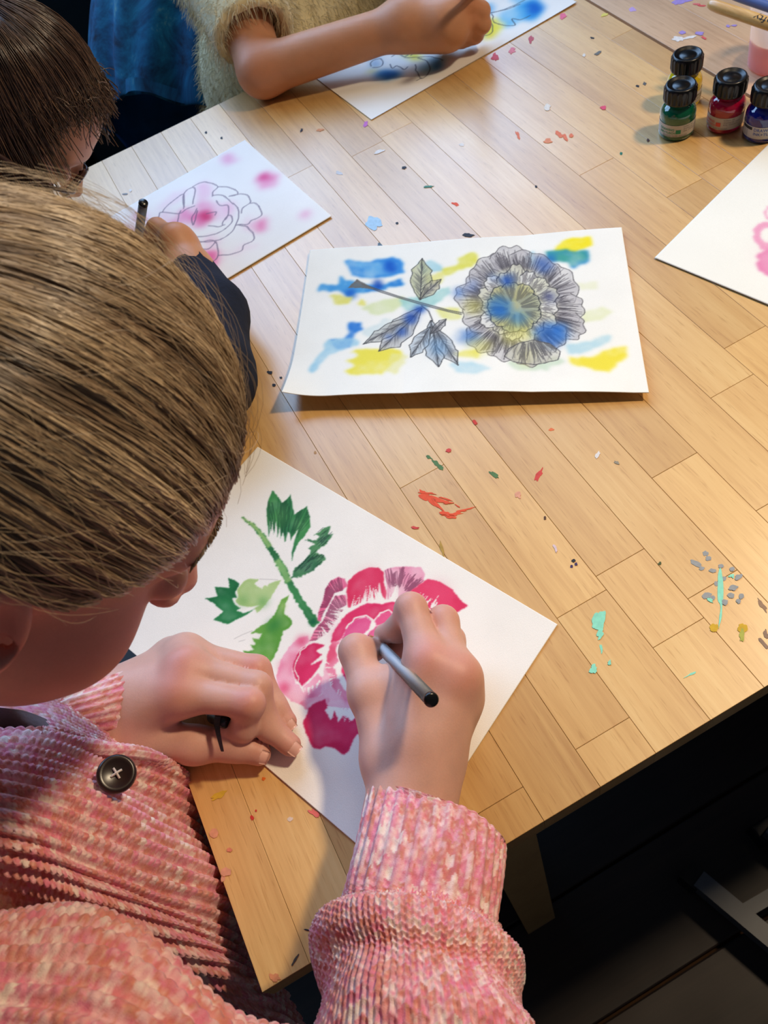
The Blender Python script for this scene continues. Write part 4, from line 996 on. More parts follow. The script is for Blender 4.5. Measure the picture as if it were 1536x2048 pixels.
def make_hair(head, name, mat, n=7600, K=12, rad=.00020, seed=5, fly=520):
    rg = np.random.default_rng(seed)
    # under-layer
    psi = np.linspace(-np.pi, np.pi, 121)[:-1]; tt = np.linspace(0.02, 1, 34)
    A = alpha(psi)[:, None] * tt[None]; Pp = np.repeat(psi[:, None], 34, 1)
    k = .955 - .05 * np.clip((tt[None] - .86) / .14, 0, 1) ** 2 + .018 * (lock(Pp, A) - .5)
    base = shell_pt(dir_of(Pp, A), k).reshape(-1, 3)
    bv = head.w(base); bf = grid_faces(120, 34, True, False); bc = np.full(len(bv), .22)
    # strands on the head
    psi = rg.uniform(-np.pi, np.pi, n); st = np.where(rg.random(n) < .5, rg.uniform(.93, 1.02, n), rg.uniform(.12, 1, n) ** .6)
    t = np.linspace(0, 1, K)
    a = alpha(psi)[:, None] * st[:, None] * (1 - t[None] * .985)
    wob = rg.normal(0, .05, n)[:, None] * np.sin(t[None] * np.pi * rg.uniform(.6, 1.6, n)[:, None] + rg.uniform(0, 3, n)[:, None])
    cross = rg.normal(0, .09, n)[:, None] * t[None] * (rg.random(n) < .35)[:, None]
    Ps = psi[:, None] + (wob * .7 + cross) * np.minimum(1, (1.0 - t) * 3)[None]
    L = lock(Ps, a)
    rel = a / np.maximum(alpha(Ps), .05)
    k = .972 + .075 * (L - .5) + rg.uniform(-.012, .014, n)[:, None] - .075 * np.clip((rel - .88) / .14, 0, 1) ** 1.5
    P = shell_pt(dir_of(Ps, a), k); P = head.w(P.reshape(-1, 3)).reshape(n, K, 3)
    R_ = rad * rg.uniform(.7, 1.4, n)[:, None] * np.ones(K)[None]
    c = np.clip(.52 + 1.5 * (L - .5) + rg.normal(0, .15, n)[:, None], 0, 1)
    v1, f1 = strands_mesh(P, R_); c1 = np.repeat(c.reshape(-1), 3)
    # flyaways
    psi = rg.uniform(-np.pi, np.pi, fly); st = rg.uniform(.5, 1.03, fly)
    a = alpha(psi)[:, None] * st[:, None] * (1 - t[None] * rg.uniform(.25, .8, fly)[:, None])
    Ps = psi[:, None] + rg.normal(0, .12, fly)[:, None] * np.sin(t[None] * 4 + rg.uniform(0, 6, fly)[:, None])
    k = .99 + rg.uniform(.01, .11, fly)[:, None] * np.sin(np.clip(t[None] * rg.uniform(.6, 1.4, fly)[:, None], 0, 1) * np.pi)
    P = head.w(shell_pt(dir_of(Ps, a), k).reshape(-1, 3)).reshape(fly, K, 3)
    v2, f2 = strands_mesh(P, np.full((fly, K), rad * .38)); c2 = np.full(len(v2), .8)
    # pony tail
    m_ = 450; s_ = np.linspace(0, 1, K); off = rg.normal(0, 1, (m_, 2)); off /= np.maximum(1, np.linalg.norm(off, axis=1, keepdims=True)); off *= rg.random((m_, 1)) ** .3
    Lc = HC + Gd * .098
    base_l = Lc + np.outer(s_, np.array([-.16, 0, .0])) + np.outer(s_ ** 2, np.array([.0, 0, -.10]))
    wid = .010 + .018 * np.sin(np.pi * np.minimum(1, s_ * .9 + .08))
    P = base_l[None] + off[:, :1, None] * wid[None, :, None] * np.array([0, 1, 0]) + off[:, 1:, None] * wid[None, :, None] * np.array([.3, 0, .95])
    P = head.w(P.reshape(-1, 3)).reshape(m_, K, 3)
    v3, f3 = strands_mesh(P, np.full((m_, K), rad * 2.2)); c3 = np.repeat(np.clip(.5 + rg.normal(0, .2, m_), 0, 1), K * 3)
    V, F = join_np([(bv, bf), (v1, f1), (v2, f2), (v3, f3)])
    cc = np.r_[bc, c1, c2, c3]
    return obj(name, build_mesh(name, V, F, col=np.repeat(cc[:, None], 3, 1)), mat)
hair = make_hair(HD, 'hair', HAIR_BLOND)
# brows
def brow(head, side, mat, n=160, seed=2):
    rg = np.random.default_rng(seed); u = rg.random(n); K = 5
    p0 = np.stack([.0885 - .018 * u ** 1.5, side * (.010 + .036 * u), .033 + .006 * np.sin(u * np.pi * .9) - .004 * u + rg.uniform(-.003, .003, n)], -1)
    dirv = np.stack([-.3 * u, side * np.ones(n) * .8, .5 - .8 * u], -1); dirv = unit(dirv); t = np.linspace(0, .008, K)
    P = p0[:, None] + dirv[:, None] * t[None, :, None]; P[..., 0] += .0012
    v, f = strands_mesh(head.w(P.reshape(-1, 3)).reshape(n, K, 3), np.full((n, K), .00028))
    return obj('eyebrow', build_mesh('eyebrow', v, f, col=np.full((len(v), 3), .15)), mat)
brows = [brow(HD, s_, HAIR_BLOND) for s_ in (1, -1)]
# ------------------------------------------------------------------ chunky knit
KNIT = attr_mat('pink_marl_knit', 0.85, 0.1, bump=0.5, bscale=1500, sheen=0.25)
YARN = np.array([(234, 214, 202), (230, 184, 184), (222, 128, 152), (206, 130, 110), (226, 158, 164), (238, 218, 208), (218, 132, 150)], float)
def yarn_colour(iu, iv, seed):
    """colour of the stitch (iu along the rib, iv across): runs of dyed yarn along the rows"""
    h = fbm(np.stack([iu * .9, iv * .33], -1), seed, 3); h2 = vnoise(np.stack([iu * 1.0 + 40, iv * 1.0], -1), seed + 7)
    t = np.clip((h - .25) / .5 * .75 + .35 * (h2 - .25), 0, .9999) * len(YARN)
    t = t / len(YARN) * (len(YARN) - 1); i = np.minimum(t.astype(int), len(YARN) - 2); f = (t - i)[..., None]; return YARN[i] * (1 - f) + YARN[i + 1] * f
def knit(Pg, name, mat, su, sv, amp=.0022, rib=.0095, stitch=.0048, seed=1, wrap_v=False, mode='rib', parent=None, dark=1.0, flip=False, fold=None, edge=0.0):
    """Pg (nu,nv,3): surface; u runs along the ribs. Adds ribs and stitches as geometry, colours every stitch."""
    nu, nv, _ = Pg.shape
    T = np.gradient(Pg, axis=0)
    if wrap_v: Bv = (np.roll(Pg, -1, 1) - np.roll(Pg, 1, 1)) / 2
    else: Bv = np.gradient(Pg, axis=1)
    Nn = unit(np.cross(T, Bv)); 
    if flip: Nn = -Nn
    su = np.median(np.linalg.norm(np.diff(Pg, axis=0), axis=-1).sum(0)); Ed = np.linalg.norm(np.diff(Pg, axis=1), axis=-1).sum(1); sv = np.median(Ed)
    if wrap_v: sv = round(sv / rib) * rib
    U = np.linspace(0, su, nu)[:, None] * np.ones((1, nv)); Vv = np.linspace(0, sv, nv + (1 if wrap_v else 0))[:nv][None, :] * np.ones((nu, 1))
    if fold is not None: Pg = Pg + Nn * fold(U / su, Vv / sv)[..., None]
    if mode == 'rib':
        ph = Vv / rib; cv = np.cos(2 * np.pi * ph); ridge = np.clip(.5 + .62 * cv, 0, 1) ** .8
        side = np.sin(2 * np.pi * ph)
        uu = U / stitch + .28 * np.abs(side) * np.sign(cv)
        bump = np.abs(np.sin(np.pi * uu)) ** .7
        h = ridge * (.55 + .45 * bump) + .16 * (1 - ridge) * np.abs(np.sin(np.pi * (uu + .5)))
        iv = np.round(ph * 2); iu = np.floor(uu)
    else:   # seed / moss-like all-over stitch
        ph = Vv / (rib * .62); row = np.floor(ph); p_ = 2 * (ph - row) - 1; uu = U / stitch - .5 * np.abs(p_) + .5 * (row % 2)
        h = np.abs(np.sin(np.pi * p_)) ** .55 * (.40 + .60 * np.abs(np.sin(np.pi * uu)) ** .8)
        iv = row * 2 + (p_ > 0); iu = np.floor(uu)
    fuzz = fbm(np.stack([U / .0016, Vv / .0016], -1), seed + 3, 2) - .5
    e_ = np.clip((U - .12 * su) / (edge * su), 0, 1) if edge else 1.0
    Pn = Pg + Nn * (amp * (h - .35) * e_ + .0003 * fuzz)[..., None]
    a_ = U / stitch * .5; b_ = Vv / rib
    q = vnoise(np.stack([a_ * 6 + 3 * b_, b_ * 5 - 2 * a_], -1), seed + 5)[..., None]
    c = yarn_colour(iu + .35 * (q[..., 0] - .5), iv + .5 * (q[..., 0] - .5), seed)
    tw = np.clip((vnoise(np.stack([U / .0011, Vv / .0011], -1), seed + 11) - .5) * 2.2, -1, 1)[..., None]
    c = c + np.where(tw > 0, (np.array([238., 214, 200]) - c) * tw * .45, (np.array([200., 100, 116]) - c) * -tw * .28)
    c = c * (.95 + .1 * (fuzz + .5))[..., None]
    F = grid_faces(nu, nv, False, wrap_v)
    if not flip: pass
    return obj(name, build_mesh(name, Pn.reshape(-1, 3), F, col=s2l_arr(c.reshape(-1, 3)) * dark), mat, parent)
def patch(ctrl, nu, nv):
    """ctrl [rows across][columns along] of world points -> (nu along, nv across)"""
    C0 = np.array(ctrl, float)            # (R,Cn,3)
    g = catmull(catmull(C0, nv, 0), nu, 1)
    return np.swapaxes(g, 0, 1)
def tube(rings, nu, nv, ctr=None):
    """rings: list of (L, R, h): left and right limits and half height -> (nu, nv, 3)"""
    ctrs = np.array([(l + r) / 2 for l, r, h in rings]); B = np.array([(r - l) / 2 for l, r, h in rings])
    ax = unit(np.gradient(ctrs, axis=0)); Cc = unit(np.cross(ax, B)); Cc *= np.sign(Cc[:, 2:3] + 1e-9)
    Cc = Cc * np.array([h for _, _, h in rings])[:, None]
    ctrs, B, Cc = catmull(ctrs, nu), catmull(B, nu), catmull(Cc, nu)
    th = np.arange(nv) * 2 * np.pi / nv
    return ctrs[:, None] + B[:, None] * np.cos(th)[None, :, None] + Cc[:, None] * np.sin(th)[None, :, None]
def ring_ax(c, ax, wdt, h, side=None):
    """ring from centre, axis and half sizes"""
    b = unit(np.cross(ax, (0, 0, 1))) if side is None else unit(np.asarray(side, float))
    return (np.asarray(c) - b * wdt, np.asarray(c) + b * wdt, h)

# front of the cardigan: from the neck (left) to the lap under the table edge (right)
rows = [[(-140, 1475, .125), (85, 1470, .118), (200, 1499, .090), (300, 1515, .050), (372, 1560, -.010), (400, 1600, -.07), (440, 1680, -.14)],
        [(-140, 1540, .150), (60, 1535, .140), (190, 1556, .108), (300, 1592, .055), (392, 1640, -.018), (430, 1690, -.08), (470, 1760, -.15)],
        [(-140, 1650, .160), (60, 1650, .150), (190, 1672, .118), (312, 1705, .066), (425, 1745, -.018), (470, 1790, -.09), (510, 1850, -.16)],
        [(-140, 1770, .150), (60, 1770, .145), (200, 1785, .118), (330, 1806, .070), (452, 1846, -.022), (505, 1890, -.10), (545, 1940, -.17)],
        [(-140, 1870, .110), (60, 1868, .112), (205, 1880, .090), (335, 1900, .040), (480, 1945, -.045), (545, 1985, -.12), (590, 2030, -.18)],
        [(-140, 1950, .030), (60, 1950, .040), (215, 1955, .015), (355, 1985, -.035), (510, 2035, -.090), (590, 2075, -.15), (640, 2110, -.20)]]
rows = [rows[0]] + [[(x, y - .20 * max(0, 300 - x) * min(1, k / 2), z) for x, y, z in r] for k, r in enumerate(rows) if k]
ctrl = [[W(*p) for p in r] for r in rows]
def fold_front(u, v):
    return .0045 * np.sin(v * 15 + 2.2 * u + 1.5 * np.sin(u * 5)) * np.clip(u * 2, 0, 1) * np.clip((1 - u) * 3, 0, 1) + .004 * (fbm(np.stack([u * 5, v * 6], -1), 77, 2) - .5)
card = knit(patch(ctrl, 330, 330), 'cardigan', KNIT, .34, .26, seed=31, fold=fold_front, flip=True, rib=.0108, stitch=.0052, amp=.0046)
# far front panel behind the placket
rows = [[(-140, 1400, .085), (70, 1395, .075), (165, 1425, .060), (230, 1465, .030), (290, 1500, -.01), (330, 1540, -.08)],
        [(-140, 1440, .100), (75, 1432, .092), (175, 1468, .070), (250, 1498, .040), (320, 1530, -.01), (360, 1570, -.08)],
        [(-140, 1490, .110), (80, 1482, .098), (195, 1510, .074), (290, 1526, .036), (360, 1572, -.02), (395, 1610, -.09)]]
card2 = knit(patch([[W(*p) for p in r] for r in rows], 200, 70), 'cardigan_panel', KNIT, .26, .06, seed=37, mode='moss', amp=.0016, flip=True)
# button band along the edge and its button
band_c = catmull(np.array([W(78, 1468, .122), W(135, 1482, .110), W(205, 1498, .093), W(300, 1513, .054), W(372, 1558, -.006), W(398, 1597, -.06)]), 160)
th = np.arange(28) * 2 * np.pi / 28
ax = unit(np.gradient(band_c, axis=0)); bb = unit(np.cross(ax, (0, 0, 1))); cc = np.cross(bb, ax)
band = band_c[:, None] + bb[:, None] * (np.cos(th) * .0042)[None, :, None] + cc[:, None] * (np.sin(th) * .0042)[None, :, None]
band_o = knit(band, 'button_band', KNIT, .26, .03, seed=41, wrap_v=True, mode='moss', amp=.0012, stitch=.004)
# right sleeve: cuff and arm
cuff = [(W(735, 1588, .040), W(1014, 1690, .036), .027), (W(722, 1640, .044), W(1012, 1735, .038), .030), (W(708, 1700, .048), W(1006, 1792, .040), .034), (W(690, 1766, .050), W(998, 1850, .040), .036), (W(682, 1800, .052), W(998, 1880, .040), .036)]
def rolled(rings, dpt):
    l, r, h = rings[0]; l2, r2, h2 = rings[1]; c = (l + r) / 2; a_ = unit((l2 + r2) / 2 - c) * dpt; c = c + a_
    return [(c + (l - (l + r) / 2) * .88, c + (r - (l + r) / 2) * .88, h * .86), (l * .975 + r * .025, r * .975 + l * .025, h * .96)] + rings
cuff = rolled(cuff, .008)
cu = tube(cuff, 210, 300)
cuff_o = knit(cu, 'cuff', KNIT, .085, .30, seed=43, wrap_v=True, rib=.0066, stitch=.0042, amp=.0018, edge=.3, fold=lambda u, v: .0012 * np.sin(v * 25 + u * 2))
slv = [(W(688, 1775, .050), W(1000, 1850, .040), .034), (W(655, 1815, .052), W(1022, 1880, .040), .046), (W(636, 1880, .055), W(1040, 1935, .040), .056), (W(626, 1970, .060), W(1052, 2005, .042), .058), (W(620, 2070, .065), W(1068, 2080, .045), .058)]
pE = W(845, 2240, .055); slv.append(ring_ax(pE, unit(W(845, 2240, .055) - W(845, 2070, .055)), .062, .058, side=slv[-1][1] - slv[-1][0]))
def fold_slv(u, v):
    return .004 * np.sin(u * 12 + 1.6 * np.sin(v * 6.28)) * np.clip(u * 6, 0, 1) + .006 * (fbm(np.stack([u * 6, np.cos(v * 6.28) * 2 + 5], -1), 91, 2) - .5)
slv_o = knit(tube(slv, 260, 420), 'sleeve', KNIT, .20, .36, seed=47, wrap_v=True, mode='moss', amp=.0032, rib=.0105, stitch=.0044, fold=fold_slv)
# upper right arm: from the elbow back to the shoulder, its top shows at the lower left
arm = [ring_ax(D(860, 2430, .335), unit(D(480, 2390, .33) - D(860, 2430, .335)), .06, .055), ring_ax(D(500, 2370, .33), unit(D(150, 2190, .33) - D(500, 2370, .33)), .056, .053), ring_ax(D(160, 2195, .33), unit(D(-200, 2100, .33) - D(160, 2195, .33)), .058, .058), ring_ax(D(-160, 2110, .33), unit(D(-300, 2060, .33) - D(-160, 2110, .33)), .058, .058), ring_ax(D(-380, 2020, .335), unit(D(-380, 2020, .335) - D(-160, 2110, .33)), .05, .05)]
arm_o = knit(tube(arm, 300, 300), 'upper_sleeve', KNIT, .30, .36, seed=53, wrap_v=True, rib=.0085, stitch=.0042, amp=.0046, fold=lambda u, v: .006 * np.sin(u * 14 + 2 * np.sin(v * 6.28)))
# left sleeve and cuff
lcuff = [(W(285, 1322, .040), W(222, 1500, .022), .026), (W(240, 1335, .046), W(180, 1495, .026), .028), (W(190, 1350, .050), W(120, 1492, .030), .031), (W(150, 1362, .052), W(85, 1490, .032), .034)]
lcuff = rolled(lcuff, .006)
lcuff_o = knit(tube(lcuff, 120, 220), 'cuff', KNIT, .055, .26, seed=59, wrap_v=True, rib=.0060, stitch=.0040, amp=.0014, edge=.5)
lsl = [(W(160, 1358, .050), W(95, 1492, .032), .033), (W(90, 1370, .055), W(40, 1500, .036), .040), (W(0, 1380, .060), W(-40, 1510, .040), .044), (W(-130, 1390, .065), W(-170, 1500, .045), .045), (W(-300, 1380, .07), W(-330, 1480, .05), .045)]
lsl_o = knit(tube(lsl, 170, 240), 'sleeve', KNIT, .16, .30, seed=61, wrap_v=True, mode='moss', amp=.002)
# grey shirt at the neck
SHIRT = noisy('grey_jersey', s2l((120, 112, 116)), .12, 60, .8, .2, bump=.2, bscale=400)
shirt_rows = [[(-160, 1400, .14), (0, 1415, .125), (60, 1425, .105), (130, 1455, .075)], [(-160, 1440, .13), (10, 1448, .115), (80, 1460, .100), (160, 1490, .07)], [(-160, 1500, .11), (20, 1500, .100), (100, 1500, .085), (180, 1520, .06)]]
sp_ = patch([[W(*p) for p in r] for r in shirt_rows], 40, 30)
shirt = obj('shirt', build_mesh('shirt', sp_.reshape(-1, 3), grid_faces(40, 30)), SHIRT)
# dark trousers in the lap, under the table
def legs(P):
    d = sd_cone(P, (-.40, .21, -.27), (-.05, .245, -.25), .085, .062); d2 = sd_cone(P, (-.40, .34, -.27), (-.05, .375, -.25), .085, .062)
    d = np.minimum(d, d2); d = smin(d, sd_cone(P, (-.42, .2, -.26), (-.42, .34, -.26), .10, .10), .04)
    for y in (.245, .375): d = smin(d, sd_cone(P, (-.05, y, -.25), (-.07, y, -.66), .060, .042), .02)
    return d
gv, gf = sdf_mesh(legs, (-.56, .05, -.72), (.10, .48, -.14), .010)
legs_o = obj('trousers', build_mesh('trousers', gv, gf), noisy('dark_trousers', s2l((40, 30, 36)), .2, 80, .85, .1))
# button
bc_ = W(233, 1549, .112)
bax = unit(unit(CAM_C - bc_) * .75 + np.array([0, 0, .5]) + np.array([.25, 0, 0]))
bv_, bf_ = lathe_between(bc_, bc_ + bax, [(.0001, .0), (.0098, .0), (.0104, .0012), (.0100, .0030), (.0086, .0040), (.0072, .0030), (.0001, .0028)], 40)
btn = obj('button', build_mesh('button', bv_, bf_), noisy('brown_horn', s2l((38, 24, 20)), .3, 50, .3, .5))
thr = []
for s_ in (-1, 1):
    b1 = frame_from(bax); p = bc_ + bax * .0034
    thr.append(np.array([p + b1[:, 0] * .0022 * s_ - b1[:, 1] * .0022, p + bax * .0010, p - b1[:, 0] * .0022 * s_ + b1[:, 1] * .0022]))
tv_, tf_ = strands_mesh(np.array([catmull(t, 7) for t in thr]), np.full((2, 7), .0007))
th_o = obj('thread', build_mesh('thread', tv_, tf_), noisy('cream_thread', s2l((220, 205, 195)), .1, 90, .8), None)
for o_ in (card2, band_o, cuff_o, slv_o, arm_o, lcuff_o, lsl_o, btn, th_o): o_.parent = card      # pieces of the cardigan
girl = rooted('person', (-.40, .27, FLOOR_Z), [body, hair, *brows, card, shirt, legs_o])
tag(girl, 'person in a pink marl knit cardigan bent over the crimson peony', 'person')
# ------------------------------------------------------------------ pens
def glass_mat(name, col, rough=0.03, ior=1.45, trans=1.0, coat=0.0):
    m, nt, b = new_mat(name, rough, 0.5)
    tc = N(nt, 'ShaderNodeTexCoord'); nz = N(nt, 'ShaderNodeTexNoise'); nz.inputs['Scale'].default_value = 25
    nt.links.new(tc.outputs['Object'], nz.inputs['Vector'])
    c = np.array(col); r = ramp(nt, [(0.3, tuple(c * .93)), (0.7, tuple(np.minimum(c * 1.04, 1)))])
    nt.links.new(nz.outputs[0], r.inputs[0]); nt.links.new(r.outputs[0], b.inputs['Base Color'])
    b.inputs['Transmission Weight'].default_value = trans; b.inputs['IOR'].default_value = ior
    b.inputs['Coat Weight'].default_value = coat; b.inputs['Coat Roughness'].default_value = 0.03
    return m
def clear_mat(name, col, body=(.9, .9, .9), cover=.15, rough=.08, tl=0.0):
    m, nt, b = new_mat(name, rough, .6, body); out = nt.nodes['Material Output']
    tc = N(nt, 'ShaderNodeTexCoord'); nz = N(nt, 'ShaderNodeTexNoise'); nz.inputs['Scale'].default_value = 40; nt.links.new(tc.outputs['Object'], nz.inputs['Vector'])
    mr = N(nt, 'ShaderNodeMapRange'); mr.inputs[3].default_value = cover * .85; mr.inputs[4].default_value = cover * 1.15; nt.links.new(nz.outputs[0], mr.inputs[0])
    fr = N(nt, 'ShaderNodeFresnel'); fr.inputs[0].default_value = 1.45; ad = N(nt, 'ShaderNodeMath', operation='ADD'); ad.use_clamp = True
    nt.links.new(mr.outputs[0], ad.inputs[0]); nt.links.new(fr.outputs[0], ad.inputs[1])
    bo = b
    if tl:
        tn_ = N(nt, 'ShaderNodeBsdfTranslucent'); tn_.inputs[0].default_value = (*body, 1); bo = N(nt, 'ShaderNodeMixShader'); bo.inputs[0].default_value = tl
        nt.links.new(b.outputs[0], bo.inputs[1]); nt.links.new(tn_.outputs[0], bo.inputs[2])
    tr = N(nt, 'ShaderNodeBsdfTransparent'); tr.inputs[0].default_value = (*col, 1); mx = N(nt, 'ShaderNodeMixShader')
    nt.links.new(ad.outputs[0], mx.inputs[0]); nt.links.new(tr.outputs[0], mx.inputs[1]); nt.links.new(bo.outputs[0], mx.inputs[2]); nt.links.new(mx.outputs[0], out.inputs[0])
    return m
CLEAR = clear_mat('clear_plastic', (.96, .96, .97), (.92, .92, .92), .05)
INKT = noisy('ink_tube', s2l((70, 72, 76)), .2, 60, .3, .4)
TUBE = noisy('milky_refill', s2l((190, 192, 190)), .1, 60, .35, .4)
BRASS = noisy('brass_tip', s2l((190, 160, 90)), .1, 60, .3, .5, metallic=1.0)
PLUG = noisy('black_plug', s2l((14, 14, 16)), .2, 60, .25, .5)
def pen(tip, end, label, r=.0040, barrel=True):
    tip = np.asarray(tip, float); end = np.asarray(end, float); L = np.linalg.norm(end - tip)
    def lb(prof, seg=24): return lathe_between(tip, end, prof, seg)
    P = []
    P.append(obj('barrel', build_mesh('barrel', *lb([(.0018, .016), (.0030, .022), (r, .034), (r, L - .003), (r * .8, L - .003), (r * .8, .034), (.0012, .018), (.0018, .016)])), CLEAR))
    P.append(obj('refill', build_mesh('refill', *lb([(.0001, .018), (.0013, .018), (.0016, .03), (.0016, L * .45), (.0001, L * .45)])), INKT))
    P.append(obj('refill_upper', build_mesh('refill_upper', *lb([(.0001, L * .45), (.0016, L * .45), (.0016, L * .9), (.0001, L * .9)])), TUBE))
    P.append(obj('point', build_mesh('point', *lb([(.0001, 0), (.0004, .0004), (.0007, .004), (.0012, .007), (.0018, .016), (.0001, .017)])), BRASS))
    P.append(obj('end_plug', build_mesh('end_plug', *lb([(.0001, L - .010), (r * .78, L - .010), (r * .8, L - .003), (r * 1.04, L - .003), (r * 1.04, L - .0008), (r * .85, L), (.0001, L)])), PLUG))
    return tag(rooted('ballpoint_pen', tuple(tip), P), label, 'pen')
g_ = W(757, 1289, .021)
best = None
for ze in np.linspace(.06, .16, 60):
    e_ = W(864, 1401, ze); t_ = g_ + (g_ - e_) * ((.021 - .0015) / (ze - .021)); L = np.linalg.norm(e_ - t_)
    if best is None or abs(L - .146) < best[0]: best = (abs(L - .146), e_, t_)
pen(best[2], best[1], 'clear ballpoint pen with a black end held over the crimson peony')
pen(W(262, 575, .0015), W(287, 404, .112), 'clear ballpoint pen standing up from the fist on the pink outline drawing')
# pen cap held in the left hand
cA, cB = W(405, 1425, .030), W(452, 1443, .034)
cA = cB + unit(cA - cB - unit(CAM_C - cB) * .02) * .020
capP = [obj('cap_body', build_mesh('cap_body', *lathe_between(cB, cA, [(.0001, 0), (.0036, .0002), (.0047, .0012), (.0050, .004), (.0046, .020), (.0001, .020)], 28)), PLUG)]
q = catmull(np.array([W(437, 1428, .040), W(434, 1450, .039), W(438, 1475, .036), W(445, 1503, .031)]), 12)
wv = np.linspace(.0026, .0011, 12); sx = unit(W(460, 1450, .035) - W(430, 1452, .035)); nx = unit(CAM_C - q[0])
cl = np.concatenate([[p - sx * w_ - nx * .0008, p + sx * w_ - nx * .0008, p + sx * w_ * .8 + nx * .0008, p - sx * w_ * .8 + nx * .0008] for p, w_ in zip(q, wv)])
clf = np.r_[grid_faces(12, 4, False, True), [[0, 3, 2, 1], [44, 45, 46, 47]]]
capP.append(obj('clip', build_mesh('clip', cl, clf, smooth=False), PLUG))
tag(rooted('pen_cap', tuple(cB), capP), 'black pen cap with its clip, tucked in the curled left hand', 'pen cap')

# ------------------------------------------------------------------ ink bottles
def text_mesh(s_, size, bold=False):
    cu = bpy.data.curves.new('lettering', 'FONT'); cu.body = s_; cu.size = size; cu.resolution_u = 2; cu.extrude = 0.0
    if bold: cu.offset = size * .012
    o = bpy.data.objects.new('lettering', cu); COL.objects.link(o); bpy.context.view_layer.update()
    me = bpy.data.meshes.new_from_object(o.evaluated_get(bpy.context.evaluated_depsgraph_get()))
    bpy.data.objects.remove(o); bpy.data.curves.remove(cu)
    # subdivide long triangles a little so that it can bend
    bm = bmesh.new(); bm.from_mesh(me); bmesh.ops.triangulate(bm, faces=bm.faces[:]); bm.to_mesh(me); bm.free()
    return me
def bent_text(s_, size, r, th0, z, mat, parent, bold=False, flip=False):
    me = text_mesh(s_, size, bold); n = len(me.vertices); v = np.empty(n * 3, np.float32); me.vertices.foreach_get('co', v); v = v.reshape(-1, 3)
    th = th0 + v[:, 0] / r
    me.vertices.foreach_set('co', np.stack([r * np.cos(th), r * np.sin(th), z + v[:, 1]], -1).astype(np.float32).ravel()); me.update()
    return obj('lettering', me, mat, parent)
CAPM = noisy('black_screw_cap', s2l((11, 11, 13)), .15, 80, .28, .4)
LABM = noisy('paper_label', s2l((196, 188, 176)), .06, 120, .5, .3)
GREYT = noisy('grey_print', s2l((96, 92, 92)), .1, 80, .6); DARKT = noisy('black_print', s2l((34, 34, 38)), .1, 80, .6)
def bottle(px, py, ink, label, tcol, turn=0.0, kind='logo'):
    base = W(px, py, 0.0)
    e = empty('ink_bottle', (base[0], base[1], 0.0))
    R0 = .0166
    body = [(.0001, .0006), (.0135, .0004), (.0157, .0010), (R0, .0030), (R0 * .985, .0048), (R0 * .985, .0190), (R0, .0205), (R0 * .99, .0240), (R0 * .93, .0270), (R0 * .82, .0294), (R0 * .70, .0308), (.0104, .0320), (.0102, .0350), (.0001, .0350)]
    b = obj('bottle_body', build_mesh('bottle_body', *lathe(body, 56)), glass_mat('ink_glass', ink, .04, 1.4, .25, 1.0), e)
    # cap: ribbed skirt, rolled rim, dished top
    prof = [(.0104, .0345), (.0142, .0345), (.0148, .0352), (.0148, .0364), (.0144, .0370), (.0144, .0462), (.0142, .0478), (.0136, .0490), (.0127, .0496), (.0116, .0494), (.0100, .0480), (.0080, .0476), (.0066, .0478), (.0060, .0482), (.0001, .0483)]
    V, F = lathe(prof, 120); V = V.reshape(len(prof), 120, 3); th = np.arange(120) * 2 * np.pi / 120
    rib = 1 + .055 * (np.sin(th * 20) > 0.2)
    for i in (4, 5): V[i, :, :2] *= rib[:, None]
    cap_ = obj('cap', build_mesh('cap', V.reshape(-1, 3), F), CAPM, e)
    thc = math.atan2(-base[1], -base[0]) + turn
    sp = 2.6; t = np.linspace(thc - sp, thc + sp, 64); zz = np.array([.0056, .0172]); rl = R0 * .985 + .00025
    Vl = np.stack([np.stack([rl * np.cos(t), rl * np.sin(t), np.full(64, z)], -1) for z in zz], 1).reshape(-1, 3)
    lab = obj('label', build_mesh('label', Vl, grid_faces(64, 2)), LABM, e)
    rt = rl + .00018
    def rect(th0, th1, z0, z1, m):
        tt = np.linspace(th0, th1, 8)
        Vr = np.stack([np.stack([rt * np.cos(tt), rt * np.sin(tt), np.full(8, z)], -1) for z in (z0, z1)], 1).reshape(-1, 3)
        return obj('print_block', build_mesh('print_block', Vr, grid_faces(8, 2)), m, lab)
    if kind == 'logo':
        rect(thc - .12, thc + .16, .0088, .0128, tcol)
        Vc, Fc = None, None
        bent_text('DRAWING', .0032, rt, thc - 1.12, .0118, tcol, lab, True); bent_text('INK+TUSCH', .0030, rt, thc - 1.12, .0086, tcol, lab, True)
        for i, z in enumerate((.0148, .0126, .0104)): bent_text(['brilliant  ink', 'drawing ink  encre', 'tinta  inchiostro'][i], .0021, rt, thc + .30, z, GREYT, lab)
        for i, z in enumerate((.0072, .0062)): bent_text('shake before use - non toxic - non permanent', .0013, rt, thc - .9, z - .0002, GREYT, lab)
    else:
        rect(thc - 1.15, thc - .45, .0136, .0164, DARKT)
        for z in (.0120, .0104, .0088, .0072): bent_text('11 ml  ink', .0017, rt, thc - 1.12, z, GREYT, lab)
        bent_text('DRAWING', .0042, rt, thc - .36, .0130, tcol, lab, True); bent_text('INK+TUSCH', .0040, rt, thc - .36, .0090, tcol, lab, True)
    return tag(e, label, 'ink bottle', 'small ink bottles')
INKP = lambda c: noisy('label_print', s2l(c), .05, 60, .5)
bottle(1352, 264, s2l((8, 96, 66)), 'green ink bottle, foremost, with a pale label and black cap', INKP((34, 140, 100)), .1)
bottle(1365, 204, s2l((238, 205, 10)), 'yellow ink bottle half hidden behind the green one', INKP((120, 110, 60)), 1.4)
bottle(1448, 250, s2l((176, 14, 58)), 'crimson ink bottle with a red logo on its label', INKP((226, 84, 76)), -.35)
